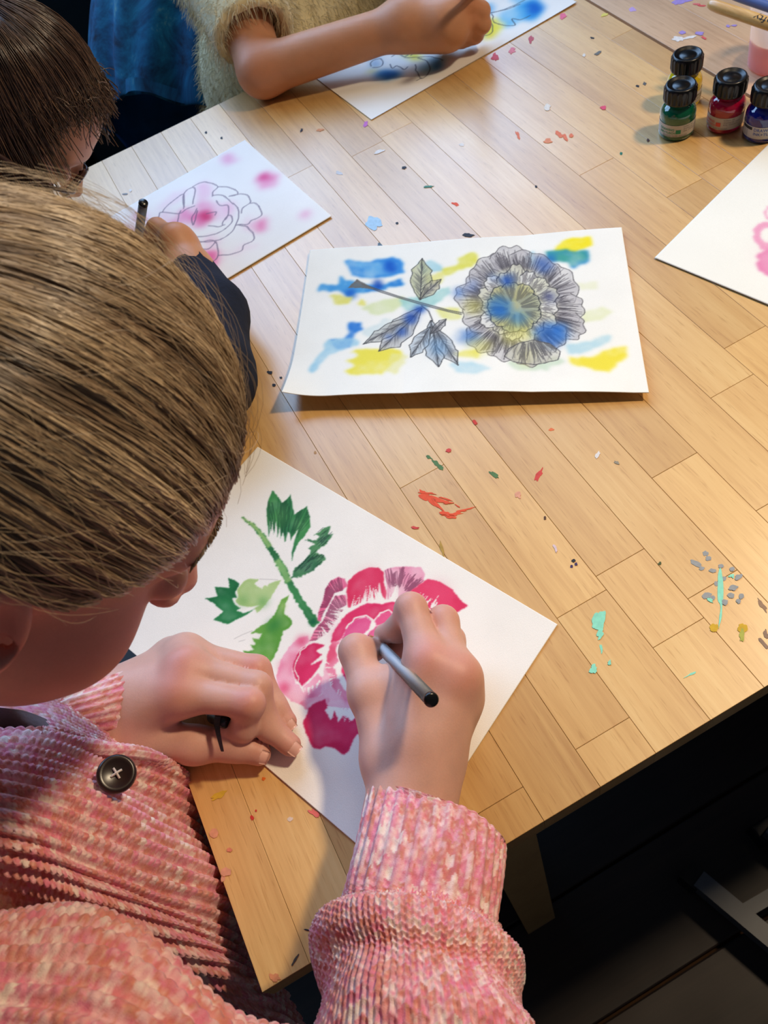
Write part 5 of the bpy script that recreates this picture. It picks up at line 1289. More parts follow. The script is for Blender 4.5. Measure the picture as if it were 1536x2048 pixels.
bottle(1521, 268, s2l((18, 26, 120)), 'dark blue ink bottle at the right edge beside the crimson one', INKP((70, 96, 160)), -.05, 'plain')

# ------------------------------------------------------------------ cup, brush and blue handle
CUPM = clear_mat('frosted_plastic', (.97, .96, .97), (1.0, .95, .96), .20, .25, .6)
WATER = clear_mat('pink_water', s2l((255, 205, 208)), s2l((255, 170, 184)), .40, .05, .6)
cb = W(1549, 126, .0)
cup = empty('plastic_cup', (cb[0], cb[1], 0.0))
prof = [(.0001, .0006), (.0240, .0006), (.0258, .0022), (.0290, .0520), (.0300, .0530), (.0318, .0540), (.0325, .0680), (.0340, .0690), (.0340, .0700), (.0318, .0700), (.0312, .0545), (.0284, .0522), (.0250, .0026), (.0001, .0020)]
obj('cup_wall', build_mesh('cup_wall', *lathe(prof, 64)), CUPM, cup)
wp = [(.0001, .0024), (.0247, .0028), (.0266, .0290), (.0001, .0290)]
obj('pink_water', build_mesh('pink_water', *lathe(wp, 56)), WATER, cup)
tag(cup, 'clear plastic cup of pink rinsing water at the upper right', 'cup')
BRW = wood_mat('brush_wood', [s2l((196, 146, 78)), s2l((222, 176, 104)), s2l((236, 198, 132))], rough=.35, grain=2, coat=.5)
b0, b1_ = W(1416, 7, .078), W(1640, 82, .074)
L = np.linalg.norm(b1_ - b0)
bh = obj('handle', build_mesh('handle', *lathe_between(b0, b1_, [(.0001, 0), (.0022, .0004), (.0038, .002), (.0048, .006), (.0052, .014), (.0054, .05), (.0052, L), (.0001, L)], 28)), BRW)
e1 = b0 + (b1_ - b0) / L * (L + .02)
bf2 = obj('ferrule', build_mesh('ferrule', *lathe_between(b1_, e1, [(.0001, 0), (.0053, 0), (.0050, .02), (.0046, .021), (.0001, .021)], 24)), noisy('ferrule_metal', s2l((180, 180, 184)), .1, 60, .3, metallic=1.0))
rg = np.random.default_rng(3); nb_ = 160; kk = np.linspace(0, .03, 6); Rm = frame_from(b1_ - b0); of = rg.normal(0, .0018, (nb_, 2))
Pb = e1 + (kk[None, :, None] * Rm[:, 2]) + (of[:, :1, None] * Rm[:, 0] + of[:, 1:, None] * Rm[:, 1]) * (1 + kk / .05 - (kk / .026) ** 3)[None, :, None]
vb, fb_ = strands_mesh(Pb, np.full((nb_, 6), .0003))
bbr = obj('bristles', build_mesh('bristles', vb, fb_), noisy('bristle', s2l((90, 60, 40)), .2, 60, .5))
# lettering along the handle, upside down as it lies
ax = (b1_ - b0) / L; pr = unit(CAM_C - (b0 + b1_) / 2); pr = unit(pr - ax * (pr @ ax)); sd = np.cross(pr, ax)
me = text_mesh('t crafty', .0085); n = len(me.vertices); v = np.empty(n * 3, np.float32); me.vertices.foreach_get('co', v); v = v.reshape(-1, 3)
xw = v[:, 0].max(); r_ = .0056
th = (v[:, 1] - .003) / r_
T0 = b0 + ax * .051
# image-up on the handle is -sd or sd; the writing reads from right to left, heads down
dn = PROJ(T0 + sd * .01)[1] - PROJ(T0)[1]
sg = 1 if dn > 0 else -1
Pt = T0 + np.outer(.036 - v[:, 0] * .036 / xw, ax) + r_ * (np.outer(np.cos(th - .35), pr) + np.outer(np.sin(th - .35) * sg, sd))
me.vertices.foreach_set('co', Pt.astype(np.float32).ravel()); me.update()
let = obj('lettering', me, DARKT); let.parent = bh
tag(rooted('paintbrush', tuple(b0), [bh, bf2, bbr]), 'wooden paintbrush lettered along its handle, lying across the plastic cup', 'paintbrush')
d0, d1 = W(1430, -22, .083), W(1640, 48, .076); L2 = np.linalg.norm(d1 - d0)
BLUEP = noisy('blue_lacquer', s2l((84, 108, 168)), .08, 40, .35, .5)
dh = obj('handle', build_mesh('handle', *lathe_between(d0, d1, [(.0001, 0), (.0020, .001), (.0036, .008), (.0042, .03), (.0044, L2 * .7), (.0034, L2), (.0001, L2)], 24)), BLUEP)
d2 = d1 + (d1 - d0) / L2 * .022
df = obj('ferrule', build_mesh('ferrule', *lathe_between(d1, d2, [(.0001, 0), (.0036, 0), (.0032, .021), (.0001, .022)], 20)), bf2.data.materials[0])
Rm = frame_from(d1 - d0); Pb = d2 + (kk[None, :, None] * .7 * Rm[:, 2]) + (of[:, :1, None] * Rm[:, 0] + of[:, 1:, None] * Rm[:, 1]) * .7 * (1 - (kk / .031) ** 2)[None, :, None]
vb, fb_ = strands_mesh(Pb, np.full((nb_, 6), .0003)); db = obj('bristles', build_mesh('bristles', vb, fb_), bbr.data.materials[0])
tag(rooted('paintbrush', tuple(d0), [dh, df, db]), 'blue-handled paintbrush behind the wooden one, resting on the cup', 'paintbrush')
# ------------------------------------------------------------------ child in yellow at the far side
SKIN3 = SKIN
e3 = J(524, 142, .030, .0265); w3 = J(812, 48, .048, .0215); up3 = (D(455, -60, 1.0), .036)
h3 = J(892, 42, .048, .0235)
F3 = [[h3, J(930, 4, .062, .0105), J(962, 22, .045, .0095), J(958, 44, .026, .0085)],
      [J(900, 55, .040, .016), J(938, 30, .046, .0105), J(964, 48, .032, .0095), J(952, 64, .018, .0085)],
      [J(895, 66, .030, .015), J(930, 52, .034, .0105), J(950, 68, .020, .0095), J(935, 78, .013, .0085)],
      [J(880, 72, .022, .014), J(912, 72, .022, .0100), J(925, 82, .014, .0085)],
      [J(868, 14, .058, .014), J(905, -10, .062, .0105), J(945, 6, .044, .0090)]]
palm3 = [(w3, h3), (w3, (F3[1][0][0], .018)), (w3, (F3[2][0][0], .018)), (w3, (F3[3][0][0], .016)), (e3, w3), (up3, e3)]
fn3 = hand_fn(palm3, F3, .014, .006, .008)
lo, hi = bounds([e3, w3, h3, up3] + sum(F3, []), .05); lo[2] = max(lo[2], .0005)
av, af = sdf_mesh(fn3, lo, hi, .0026)
ac = skin_cols(av, [(F3[0][1][0], .012), (F3[1][1][0], .012), (e3[0], .03)], base=(204, 146, 110), red=(200, 116, 84), seed=8)
tor_a, tor_b = D(600, -330, 1.10), D(585, 190, 1.17)
neck3 = D(540, -520, 1.06)
up3b = (D(735, -160, 1.20), .036); e3b = (D(740, 60, 1.26), .030)
def trunk3(P):
    d = sd_cone(P, tor_a, tor_b, .085, .10); d = smin(d, sd_cone(P, tor_a, up3[0], .05, .036), .04); d = smin(d, sd_cone(P, tor_a, up3b[0], .05, .036), .04)
    d = smin(d, sd_cone(P, tor_a, neck3, .05, .04), .03); d = smin(d, sd_ell(P, neck3 + np.array([0, -.02, .10]), (.085, .09, .11)), .02); d = smin(d, sd_cone(P, up3b[0], e3b[0], .036, .028), .02)
    return d
lo = np.minimum(np.minimum(tor_b, up3[0]), neck3) - .16; hi = np.maximum(np.maximum(tor_a, up3b[0]), neck3 + [0, 0, .12]) + .16
v3, f3 = sdf_mesh(trunk3, lo, hi, .012)
V, F = join_np([(av, af), (v3, f3)])
body3 = obj('body', build_mesh('body', V, F, col=np.r_[ac, skin_cols(v3, [], base=(204, 146, 110))]), SKIN)
# fluffy short-sleeved jumper
slc = D(507, 62, .966)
def jumper(P):
    d = sd_cone(P, tor_a, tor_b, .105, .128)
    d = smin(d, sd_cone(P, D(600, -300, 1.08), D(560, 120, 1.12), .09, .105), .03)
    s_ = smin(sd_cone(P, tor_a, up3[0], .075, .060), sd_cone(P, up3[0], slc, .062, .050), .02)
    d = smin(d, s_, .018)
    d = smin(d, smin(sd_cone(P, tor_a, up3b[0], .07, .06), sd_cone(P, up3b[0], D(738, -60, 1.22), .06, .05), .02), .02)
    # open cuff
    axs = unit(e3[0] - up3[0]); d = smax(d, ((P - slc) @ axs) - .010 - .4 * np.clip(np.linalg.norm(P - slc, axis=-1) - .09, 0, 9), .004)
    d = smax(d, -sd_cone(P, slc - axs * .008, slc + axs * .06, .033, .040), .004)
    return d
lo = np.minimum(np.minimum(tor_b, up3[0]), slc) - .16; hi = np.maximum(np.maximum(tor_a, up3b[0]), slc) + .16
jv, jf = sdf_mesh(jumper, lo, hi, .0075)
YEL = attr_mat('fluffy_yellow_knit', .9, .1, bump=.6, bscale=300, sheen=.4)
jc = np.array([232., 214, 166]) * (.88 + .24 * fbm(jv * 60, 4, 3))[:, None]
jump = obj('jumper', build_mesh('jumper', jv, jf, col=s2l_arr(jc)), YEL)
# fluff: short fibres on the visible side
rg = np.random.default_rng(12)
ctr = jv[jf].mean(1); nrm = np.cross(jv[jf[:, 1]] - jv[jf[:, 0]], jv[jf[:, 2]] - jv[jf[:, 0]]); nrm = unit(nrm)
px_ = PROJ(ctr); vis = (px_[:, 0] > 300) & (px_[:, 0] < 820) & (px_[:, 1] > -40) & (px_[:, 1] < 260) & ((nrm * (CAM_C - ctr)).sum(1) > -.25)
idx = np.where(vis)[0]; idx = rg.choice(idx, 6500)
w_ = rg.random((len(idx), 4)); w_ /= w_.sum(1, keepdims=True); P0 = (jv[jf[idx]] * w_[:, :, None]).sum(1); n0 = nrm[idx]
dr = unit(n0 + rg.normal(0, .55, n0.shape) + np.array([0, -.1, -.5])); tt = np.linspace(0, 1, 5); Lf = rg.uniform(.006, .016, len(idx))
Pf = P0[:, None] + dr[:, None] * (tt * Lf[:, None])[..., None] + np.array([0, 0, -.006]) * (tt ** 2)[None, :, None]
vf, ff = strands_mesh(Pf, (.00032 * (1 - .6 * tt))[None] * np.ones((len(idx), 1)))
fz = obj('fluff', build_mesh('fluff', vf, ff, col=s2l_arr(np.repeat(np.repeat(np.array([[236., 220, 176]]) * rg.uniform(.8, 1.08, (len(idx), 1)), 5, 0), 3, 0))), YEL); fz['kind'] = 'stuff'
fz.parent = jump
# blue tie-dyed skirt and leggings
def skirt_mat(name):
    m, nt, b = new_mat(name, .75, .2); tc = N(nt, 'ShaderNodeTexCoord')
    n1 = N(nt, 'ShaderNodeTexNoise'); n1.inputs['Scale'].default_value = 16; n1.inputs['Detail'].default_value = 6; n1.inputs['Roughness'].default_value = .7; n1.inputs['Distortion'].default_value = .6
    nt.links.new(tc.outputs['Object'], n1.inputs['Vector'])
    r = ramp(nt, [(.34, s2l((6, 34, 60))), (.46, s2l((10, 76, 116))), (.58, s2l((18, 108, 150))), (.70, s2l((110, 160, 156)))]); nt.links.new(n1.outputs[0], r.inputs[0]); nt.links.new(r.outputs[0], b.inputs['Base Color'])
    b.inputs['Sheen Weight'].default_value = .06
    return m
SK = skirt_mat('tie_dye_blue')
def tube2(rings, nu, nv): return tube(rings, nu, nv)
sk = [(D(262, -150, 1.15), D(660, -60, 1.20), .10), (D(200, -30, 1.17), D(640, 40, 1.22), .12), (D(184, 110, 1.19), D(620, 190, 1.24), .115), (D(186, 205, 1.20), D(610, 300, 1.25), .105), (D(190, 228, 1.20), D(608, 322, 1.25), .102)]
sg_ = tube(sk, 90, 160); cen = sg_.mean(1, keepdims=True); u_ = np.linspace(0, 1, 90)[:, None]; v_ = np.linspace(0, 1, 161)[None, :160]
sg_ = sg_ + unit(sg_ - cen) * ((.010 * np.sin(v_ * 6.28 * 9 + 2 * u_) * u_) + .004 * np.sin(v_ * 6.28 * 17))[..., None]
skirt = obj('skirt', build_mesh('skirt', sg_.reshape(-1, 3), grid_faces(90, 160, False, True)), SK)
hem = tube(sk[3:], 12, 160); hem = hem + unit(hem - hem.mean(1, keepdims=True)) * (.010 * np.sin(v_ * 6.28 * 9 + 1.8) + .0035)[..., None]
hem_o = obj('hem', build_mesh('hem', hem.reshape(-1, 3), grid_faces(12, 160, False, True)), SK)
lg1, lg2 = D(300, 215, 1.27), D(430, 235, 1.30)
def legs3(P):
    d = sd_cone(P, D(420, 0, 1.25), lg1, .09, .065)
    for p in (lg1, lg2):
        q_ = np.array([p[0] + .02, p[1] + .02, -.67]); d = smin(d, sd_cone(P, p, q_, .062, .040), .02); d = smin(d, sd_cone(P, q_, q_ + [0, -.12, -.02], .036, .030), .02)
    return d
lo = np.minimum(lg1, lg2) - .18; lo[2] = -.719; hi = np.maximum(lg1, D(420, 0, 1.25)) + .18
v4, f4 = sdf_mesh(legs3, lo, hi, .010)
legg = obj('leggings', build_mesh('leggings', v4, f4), noisy('dark_blue_leggings', s2l((12, 58, 104)), .25, 40, .8, .15))
p3 = rooted('person', tuple(np.r_[tor_b[:2], FLOOR_Z]), [body3, jump, skirt, hem_o, legg])
tag(p3, 'person in a fluffy yellow jumper and blue skirt, bare forearm resting on the table', 'person')
pen(W(962, 56, .0015), W(930, -60, .115), 'ballpoint pen gripped by the person in yellow at the top edge')

# ------------------------------------------------------------------ girl with glasses at the far left
HD2R = euler_rot(-0.35, 1.12, -0.05)
HD2 = Head(HD2R, D(147, 370, .79) - HD2R @ np.array([.088, -.050, .012]) * .83, .83)
v2h, f2h = sdf_mesh(head_sdf, (-.135, -.095, -.20), (.125, .095, .135), .0045)
c2h = skin_cols(v2h, [((.06, -.045, -.03), .03)], base=(204, 146, 112), red=(200, 116, 90)); v2h = HD2.w(v2h)
w2 = J(378, 548, .030, .020); f2a = J(420, 632, .038, .025); el2 = J(410, 755, .046, .03)
k2 = [J(352, 480, .050, .0125), J(362, 492, .042, .012), J(366, 510, .032, .012), J(362, 530, .022, .011)]
F2 = [[k2[0], J(314, 456, .046, .0092), J(292, 478, .030, .0080), J(280, 500, .020, .0070)], [k2[1], J(322, 468, .036, .0092), J(300, 490, .020, .008), J(285, 515, .012, .007)],
      [k2[2], J(330, 488, .024, .009), J(305, 508, .012, .0075)], [k2[3], J(335, 520, .014, .0078), J(312, 535, .009, .0065)], [J(345, 540, .030, .014), J(308, 528, .034, .0115), J(284, 512, .032, .010), J(272, 500, .024, .0075)]]
fn2 = hand_fn([(w2, k2[0]), (w2, k2[1]), (w2, k2[2]), (w2, k2[3]), (k2[0], k2[1]), (k2[1], k2[2]), (k2[2], k2[3]), (f2a, w2)], F2, .012)
lo, hi = bounds([w2] + sum(F2, []), .03); lo[2] = max(lo[2], .0005)
v2, f2 = sdf_mesh(fn2, lo, hi, .0024); c2 = skin_cols(v2, [(k[0], .011) for k in k2[:2]], base=(204, 146, 106), red=(200, 112, 76), seed=9)
nb2 = HD2.w([[-.075, 0, -.150]])[0]; pel2 = np.array([-.42, .72, -.26]); sr2 = nb2 + np.array([-.02, -.14, -.05]); sl2 = nb2 + np.array([-.04, .15, -.05])
def trunk2(P, k=0.0):
    d = smin(sd_cone(P, nb2, pel2, .07 + k, .12 + k), sd_cone(P, nb2, sr2, .05 + k, .046 + k), .04); d = smin(d, sd_cone(P, nb2, sl2, .05 + k, .046 + k), .04)
    d = smin(d, sd_cone(P, sr2, el2[0], .044 + k, .030 + k), .02); return d
v2t, f2t = sdf_mesh(trunk2, np.minimum(np.minimum(nb2, pel2), el2[0]) - .2, np.maximum(np.maximum(nb2, sl2), el2[0]) + .2, .012)
V, F = join_np([(v2h, f2h), (v2, f2), (v2t, f2t)])
body2 = obj('body', build_mesh('body', V, F, col=np.r_[c2h, c2, skin_cols(v2t, [])]), SKIN)
NAVY = noisy('navy_jersey', s2l((30, 34, 48)), .2, 60, .85, .15, bump=.3, bscale=300)
def top2(P):
    d = trunk2(P, .012); d = smin(d, sd_cone(P, el2[0], f2a[0], .040, .034), .012); d = smin(d, sd_cone(P, f2a[0], w2[0], .034, .0265), .01)
    ax_ = unit(w2[0] - f2a[0]); d = smax(d, np.where(P[..., 2] < .12, (P - w2[0]) @ ax_ + .002, -1), .003)
    return smax(d, -sd_cone(P, w2[0] - ax_ * .01, w2[0] + ax_ * .05, .022, .026), .002)
v2s, f2s = sdf_mesh(top2, np.minimum(np.minimum(nb2, pel2), el2[0]) - .2, np.maximum(np.maximum(nb2, sl2), w2[0]) + .2, .0075)
top_o = obj('jumper', build_mesh('jumper', v2s, f2s), NAVY)
HAIR_BR = hair_mat('brown_hair', s2l((38, 26, 22)), s2l((80, 58, 46)), s2l((132, 100, 76)))
def loose_hair(head, mat, n=2600, K=13, seed=4):
    rg = np.random.default_rng(seed); cr = unit(np.array([-.10, 0, .06])); ex = unit(np.cross((0, 1, 0), cr)); ey = np.array([0, 1.0, 0])
    if ex[0] < 0: ex = -ex
    psi = rg.uniform(-np.pi, np.pi, n); end = np.interp(np.abs(psi), [0, .45, .75, 1.1, 1.7, np.pi], [1.66, 1.62, 1.50, 1.36, 1.34, 1.6]) * np.where(rg.random(n) < .06, 1.22, rg.uniform(.92, 1.05, n))
    t = np.linspace(0, 1, K); s_ = np.minimum(t / .7, 1)
    a = .05 + (end[:, None] - .05) * s_[None]; Ps = psi[:, None] + rg.normal(0, .05, n)[:, None] * np.sin(3 * t)[None]
    d = cr * np.cos(a)[..., None] + (ex * np.cos(Ps)[..., None] + ey * np.sin(Ps)[..., None]) * np.sin(a)[..., None]
    k = .97 + .05 * (fbm(np.stack([Ps * 8, a], -1), 3, 3) - .5) + rg.uniform(-.01, .02, n)[:, None]
    P = head.w(shell_pt(d, k).reshape(-1, 3)).reshape(n, K, 3)
    fall = np.clip((t - .7) / .3, 0, 1)[None, :, None]; side = np.clip((np.abs(psi) - .7) / .8, .2, 1)[:, None, None]
    tan = unit(P[:, 8] - P[:, 6])[:, None]
    P = P + fall * (tan * .035 + np.array([0, 0, -.05]) * fall) * rg.uniform(.5, 1.4, n)[:, None, None] * side
    P = P + rg.normal(0, .004, (n, 1, 3)) * fall
    wv_ = rg.uniform(0, 6.28, (n, 1)); P = P + (np.sin(t[None] * rg.uniform(7, 13, (n, 1)) + wv_) * .0028 * t[None] * (rg.random((n, 1)) < .7))[..., None] * unit(rg.normal(0, 1, (n, 1, 3)))
    v, f = strands_mesh(P, .00042 * rg.uniform(.6, 1.3, n)[:, None] * np.ones(K)[None])
    c = np.repeat(np.clip(.45 + rg.normal(0, .22, n), 0, 1), K * 3)
    psb = np.linspace(-np.pi, np.pi, 73)[:-1]; tb_ = np.linspace(.02, 1, 20); eb = np.interp(np.abs(psb), [0, .45, .75, 1.1, 1.7, np.pi], [1.55, 1.5, 1.4, 1.28, 1.26, 1.55])
    A = eb[:, None] * tb_[None]; Pb = np.repeat(psb[:, None], 20, 1); db = cr * np.cos(A)[..., None] + (ex * np.cos(Pb)[..., None] + ey * np.sin(Pb)[..., None]) * np.sin(A)[..., None]
    bv = head.w(shell_pt(db, np.full(A.shape, .945)).reshape(-1, 3)); V, F = join_np([(bv, grid_faces(72, 20, True, False)), (v, f)])
    return obj('hair', build_mesh('hair', V, F, col=np.repeat(np.r_[np.full(len(bv), .1), c][:, None], 3, 1)), mat)
hair2 = loose_hair(HD2, HAIR_BR)
# glasses
GLM = noisy('brown_frame', s2l((62, 44, 40)), .25, 80, .25, .5)
def tube_path(pts, r, seg=10, closed=False):
    pts = np.asarray(pts, float); T = unit(np.gradient(pts, axis=0)) if not closed else unit(np.roll(pts, -1, 0) - np.roll(pts, 1, 0))
    A = unit(np.cross(T, (0.13, .21, .97))); B = np.cross(T, A); th = np.arange(seg) * 2 * np.pi / seg
    V = pts[:, None] + r * (A[:, None] * np.cos(th)[None, :, None] + B[:, None] * np.sin(th)[None, :, None])
    return V.reshape(-1, 3), grid_faces(len(pts), seg, closed, True)
gp = []
for s_ in (1, -1):
    t = np.linspace(0, 2 * np.pi, 40, endpoint=False); ring_ = np.stack([.098 - .010 * np.abs(np.cos(t) * .5 + .5) * 1.0, s_ * (.034 + .023 * np.cos(t)), .006 + .019 * np.sin(t)], -1)
    gp.append(obj('rim', build_mesh('rim', *tube_path(HD2.w(ring_), .0019, 8, True)), GLM))
    gp.append(obj('temple_arm', build_mesh('temple_arm', *tube_path(HD2.w(catmull(np.array([(.088, s_ * .058, .012), (.085, s_ * .070, .014), (.05, s_ * .098, .016), (.01, s_ * .104, .017), (-.028, s_ * .102, .012)]), 30)), .0021, 8)), GLM))
    lens = np.r_[[(.094, s_ * .034, .006)], ring_]; gp.append(obj('lens', build_mesh('lens', HD2.w(lens), None, [(0, 1 + i, 1 + (i + 1) % 40) for i in range(40)]), CLEAR))
gp.append(obj('bridge', build_mesh('bridge', *tube_path(HD2.w(catmull(np.array([(.096, .012, .010), (.103, 0, .013), (.096, -.012, .010)]), 10)), .0018, 8)), GLM))
tag(rooted('glasses', tuple(HD2.w([[.09, 0, .01]])[0]), gp), 'brown-framed glasses worn by the person in the navy top', 'glasses')
p2 = rooted('person', (pel2[0], pel2[1], FLOOR_Z), [body2, top_o, hair2])
tag(p2, 'person in a navy top at the upper left, drawing on the pink peony', 'person')

# ------------------------------------------------------------------ paint marks on the table
def blotch(px, py, rx, ry, ang, col, seed, rough=.35, n=26, z=None, par=None, nm='paint_mark'):
    rg = np.random.default_rng(seed); t = np.linspace(0, 2 * np.pi, n, endpoint=False); z = .0002 + .00004 * (seed % 9)
    k = 1 + rough * (vnoise(np.c_[np.cos(t) * 2 + seed, np.sin(t) * 2 + 9], seed) - .5) * 2 + rough * .22 * rg.normal(0, .4, n)
    x = np.cos(t) * rx * k; y = np.sin(t) * ry * k; ca, sa = math.cos(ang), math.sin(ang)
    pts = np.array([W(px + a * ca - b * sa, py + a * sa + b * ca, z) for a, b in zip(x, y)]); c = pts.mean(0)
    low = pts - [0, 0, .0002]; V = np.r_[[c], pts, low]; i = np.arange(n); j = (i + 1) % n
    F3 = np.stack([np.zeros(n, int), 1 + j, 1 + i], 1); n_ = np.cross(V[F3[0, 1]] - V[0], V[F3[0, 2]] - V[0])
    if n_[2] < 0: F3 = F3[:, ::-1]
    F4 = np.stack([1 + i, 1 + j, 1 + n + j, 1 + n + i], 1)
    key = tuple(col)
    if key not in PM: PM[key] = noisy('dried_paint', s2l(col), .12, 300, .55, .3)
    tb = table if par is None else par
    o = obj(nm, build_mesh(nm, V - np.array(tb.location), F4, F3, smooth=False), PM[key]); o.parent = tb
    return o
PM = {}
OR, RD, GN, MT, GY, YW, DK, WH, VI, PKS = (226, 84, 40), (206, 70, 60), (84, 120, 70), (140, 220, 190), (150, 152, 150), (206, 164, 30), (36, 36, 44), (226, 222, 218), (160, 138, 204), (222, 158, 128)
marks = [
 (850, 991, 14, 7, .6, OR, .5), (862, 1000, 20, 4, .75, OR, .5), (872, 996, 18, 2.5, .35, OR, .5), (884, 1003, 16, 2.2, .1, OR, .5), (892, 998, 14, 1.6, .3, OR, .5), (876, 1010, 14, 2.5, .8, OR, .5), (898, 1006, 10, 1.5, -.1, OR, .5), (890, 1026, 14, 4, .25, OR, .5), (905, 1029, 18, 3.5, -.1, OR, .5), (922, 1022, 14, 2.2, -.25, OR, .5), (936, 1018, 12, 1.6, -.3, OR, .5), (900, 1034, 10, 2.5, .1, OR, .5), (914, 1011, 8, 1.2, .6, OR, .5), (855, 986, 16, 2, .1, OR, .5), (830, 1055, 8, 2.2, .1, RD, .5),
 (897, 901, 7, 3.5, 0, RD, .4), (950, 845, 6, 4, .3, RD, .5), (1077, 951, 5, 14, .5, RD, .4), (876, 930, 12, 4, .7, GN, .5), (857, 914, 7, 2.5, .5, GN, .5), (989, 950, 10, 4, .6, GN, .4), (884, 1097, 3, 14, -.25, (176, 140, 60), .4),
 (1197, 1243, 12, 22, .35, MT, .3), (1201, 1266, 5, 14, .3, MT, .7), (1187, 1340, 7, 9, .2, MT, .6), (1218, 1325, 4, 5, .2, MT, .6), (1203, 1300, 2.5, 12, -.1, MT, .6), (1382, 1348, 12, 2.2, -.5, MT, .6),
 (1441, 1178, 6, 38, -.04, MT, .2), (1441, 1232, 2, 22, .1, MT, .5), (1485, 1255, 9, 9, 0, YW, .35), (1484, 1272, 4, 12, .1, (170, 170, 70), .5), (1428, 1255, 9, 8, .3, YW, .3), (1464, 1152, 6, 4, .3, MT, .6), (1420, 1200, 7, 3, .7, MT, .5),
 (1411, 1107, 6, 5, 0, GY, .25), (1417, 1117, 6, 5, 0, GY, .25), (1392, 1127, 13, 5, .55, GY, .25), (1404, 1137, 5, 4, 0, GY, .25), (1426, 1141, 8, 4, .1, GY, .25), (1442, 1132, 5, 4.5, 0, GY, .2), (1464, 1138, 5, 4.5, 0, GY, .2), (1477, 1154, 8, 5, -.5, GY, .25), (1467, 1175, 9, 5.5, -.2, GY, .25), (1433, 1167, 5, 5, 0, GY, .2), (1448, 1157, 5, 5, 0, GY, .2), (1416, 1190, 8, 6, .1, GY, .25), (1409, 1193, 6, 4, .3, GY, .25), (1425, 1195, 6, 4, .2, GY, .25), (1462, 1191, 7, 5.5, 0, GY, .2), (1483, 1192, 5, 6, .3, GY, .25), (1477, 1202, 5, 5, .4, GY, .25), (1450, 1204, 6, 6, 0, GY, .2), (1441, 1190, 5, 5, 0, GY, .2),
 (1524, 1210, 4, 16, -.65, (150, 118, 92), .4), (1526, 1285, 4, 18, -.7, (140, 112, 92), .4), (1532, 1268, 4, 9, -.3, (140, 112, 92), .4),
 (1195, 910, 4, 8, .6, WH, .4), (1233, 925, 5, 3, .5, (150, 140, 120), .4), (1110, 1095, 3, 9, -.4, (220, 196, 200), .4), (1147, 1121, 4, 3, 0, DK, .3), (1152, 1128, 3, 3, 0, (60, 40, 90), .3), (1143, 1133, 3, 3, 0, (60, 40, 90), .3), (1319, 1127, 5, 3, -.5, (70, 80, 40), .4), (1090, 1036, 2.5, 4, 0, (90, 60, 40), .3), (1037, 990, 6, 6, 0, PKS, .5),
 (747, 448, 15, 13, .6, (170, 206, 232), .45), (934, 470, 11, 5, 0, DK, .45), (760, 491, 6, 5, .6, (90, 110, 124), .4), (857, 373, 9, 2, -.1, (70, 130, 110), .4), (808, 335, 4, 3, 0, DK, .3), (794, 446, 3, 2.5, 0, DK, .3), (910, 408, 6, 3, .3, OR, .5),
 (1036, 270, 3, 8, -.4, (222, 120, 84), .5), (1118, 268, 4, 9, -.8, (222, 120, 84), .4), (1130, 275, 3, 10, -.4, (222, 120, 84), .4), (1096, 282, 9, 4, -.1, (222, 140, 100), .5), (1142, 271, 5, 3, -.5, (222, 120, 84), .4), (1094, 215, 7, 6, 0, (226, 220, 210), .3), (1207, 215, 6, 4, 0, (214, 76, 108), .3), (1242, 307, 3, 3, 0, (30, 110, 90), .3), (924, 289, 5, 3, 0, WH, .4), (1072, 373, 2.5, 2.5, 0, DK, .3),
 (990, 115, 6, 9, .4, (220, 100, 130), .6), (1024, 102, 7, 5, -.3, (232, 140, 160), .5), (1125, 32, 7, 6, -.4, (232, 110, 140), .4), (1208, 30, 7, 3, -.2, (220, 206, 100), .4), (1196, 106, 7, 2.5, -.4, (110, 110, 106), .4), (1168, 110, 3, 3, 0, WH, .3), (1185, 76, 4, 2.5, .3, DK, .4), (1275, 172, 3, 2.5, 0, DK, .3), (1289, 167, 4, 3, .4, (90, 90, 90), .4), (1062, 78, 4, 7, .3, (190, 90, 100), .5), (732, 248, 5, 6, 0, (190, 110, 190), .5), (1296, 280, 2.5, 3, 0, (90, 50, 40), .3), (640, 260, 6, 2.5, -.2, (210, 140, 90), .5),
 (603, 260, 2, 4, .4, DK, .4), (758, 303, 9, 3, -.3, WH, .4), (678, 346, 8, 3, .4, (200, 200, 204), .4), (430, 382, 3, 2.5, 0, DK, .3), (412, 265, 2.5, 2.5, 0, DK, .3), (443, 276, 2.5, 2.5, 0, DK, .3), (250, 388, 6, 1.8, -.1, (130, 132, 136), .3), (261, 381, 2.5, 2.5, 0, WH, .3), (540, 745, 5, 3, .3, DK, .4), (562, 755, 3, 2, 0, DK, .3), (548, 770, 3, 3, 0, DK, .3), (1102, 859, 5, 3, 0, (230, 120, 70), .4), (630, 905, 3, 3, 0, (180, 140, 90), .3),
 (527, 1558, 3.5, 4, .3, (226, 110, 40), .3), (504, 1635, 3, 6, -.3, (204, 56, 48), .35), (512, 1621, 2, 2.5, 0, (204, 56, 48), .3), (438, 1590, 16, 6, -.5, (214, 176, 60), .35), (428, 1666, 9, 10, 0, PKS, .15), (459, 1700, 5, 4, 0, (216, 132, 104), .25), (452, 1744, 10, 9, 0, PKS, .2), (446, 1757, 5, 6, .3, PKS, .3), (580, 1638, 5, 4, 0, (222, 200, 180), .4), (614, 1860, 6, 1.5, .2, DK, .3), (590, 1920, 2, 14, .55, (70, 64, 56), .4), (549, 1955, 10, 7, .3, (214, 140, 96), .4), (632, 1918, 2, 2, 0, DK, .2), (628, 1625, 12, 5, .6, (222, 110, 100), .5)]
for i, (px, py, rx, ry, an, col, ro) in enumerate(marks): blotch(px, py, rx, ry, an, col, 100 + i, ro)
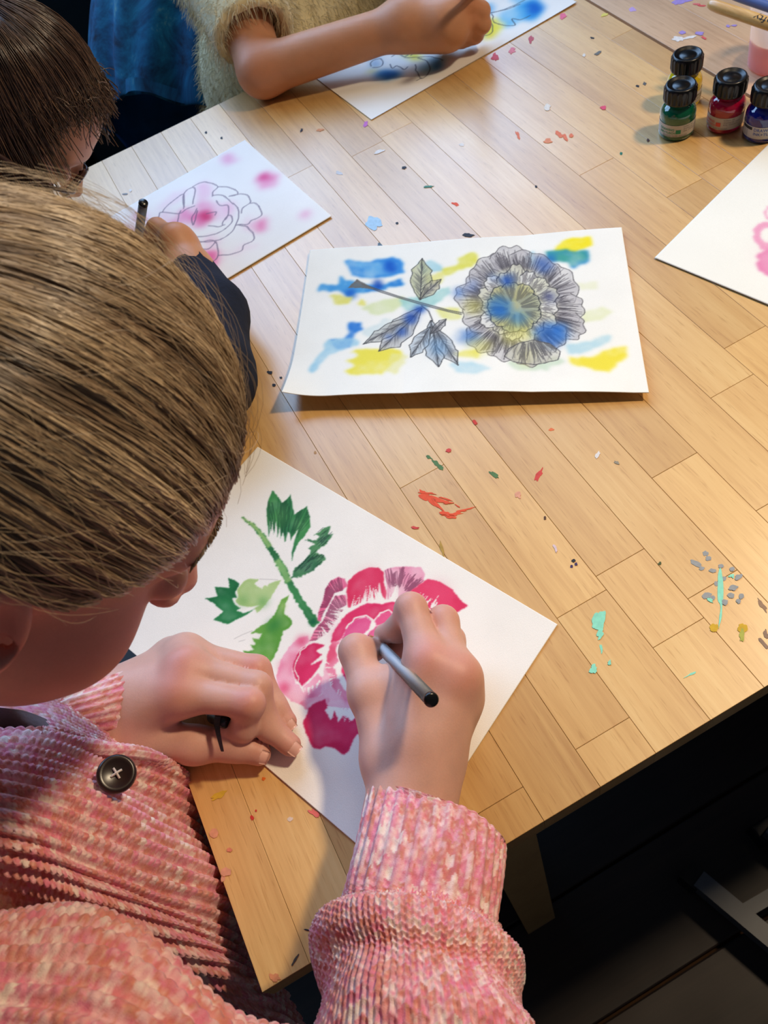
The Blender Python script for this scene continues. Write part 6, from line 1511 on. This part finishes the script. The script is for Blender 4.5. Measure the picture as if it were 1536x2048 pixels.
for i, (px, py, rx, ry, an, col) in enumerate([(1356, 77, 12, 5, .1, WH), (1378, 75, 16, 2.5, -.18, WH), (1365, 65, 6, 3.5, .1, VI), (1399, 66, 8, 4, .1, VI), (1407, 75, 5, 2, .4, (214, 90, 90)), (1265, 19, 7, 4, 0, (190, 160, 214)), (1360, 3, 14, 5, -.3, VI), (1375, 0, 10, 4, -.2, VI), (1403, 11, 8, 1.8, .1, (210, 80, 80)), (1392, 8, 8, 1.5, 0, (220, 110, 110)), (1456, 52, 4, 2.5, 0, VI), (1468, 51, 6, 1.8, 0, VI)]):
    blotch(px, py, rx, ry, an, col, 400 + i, .35, par=table2)
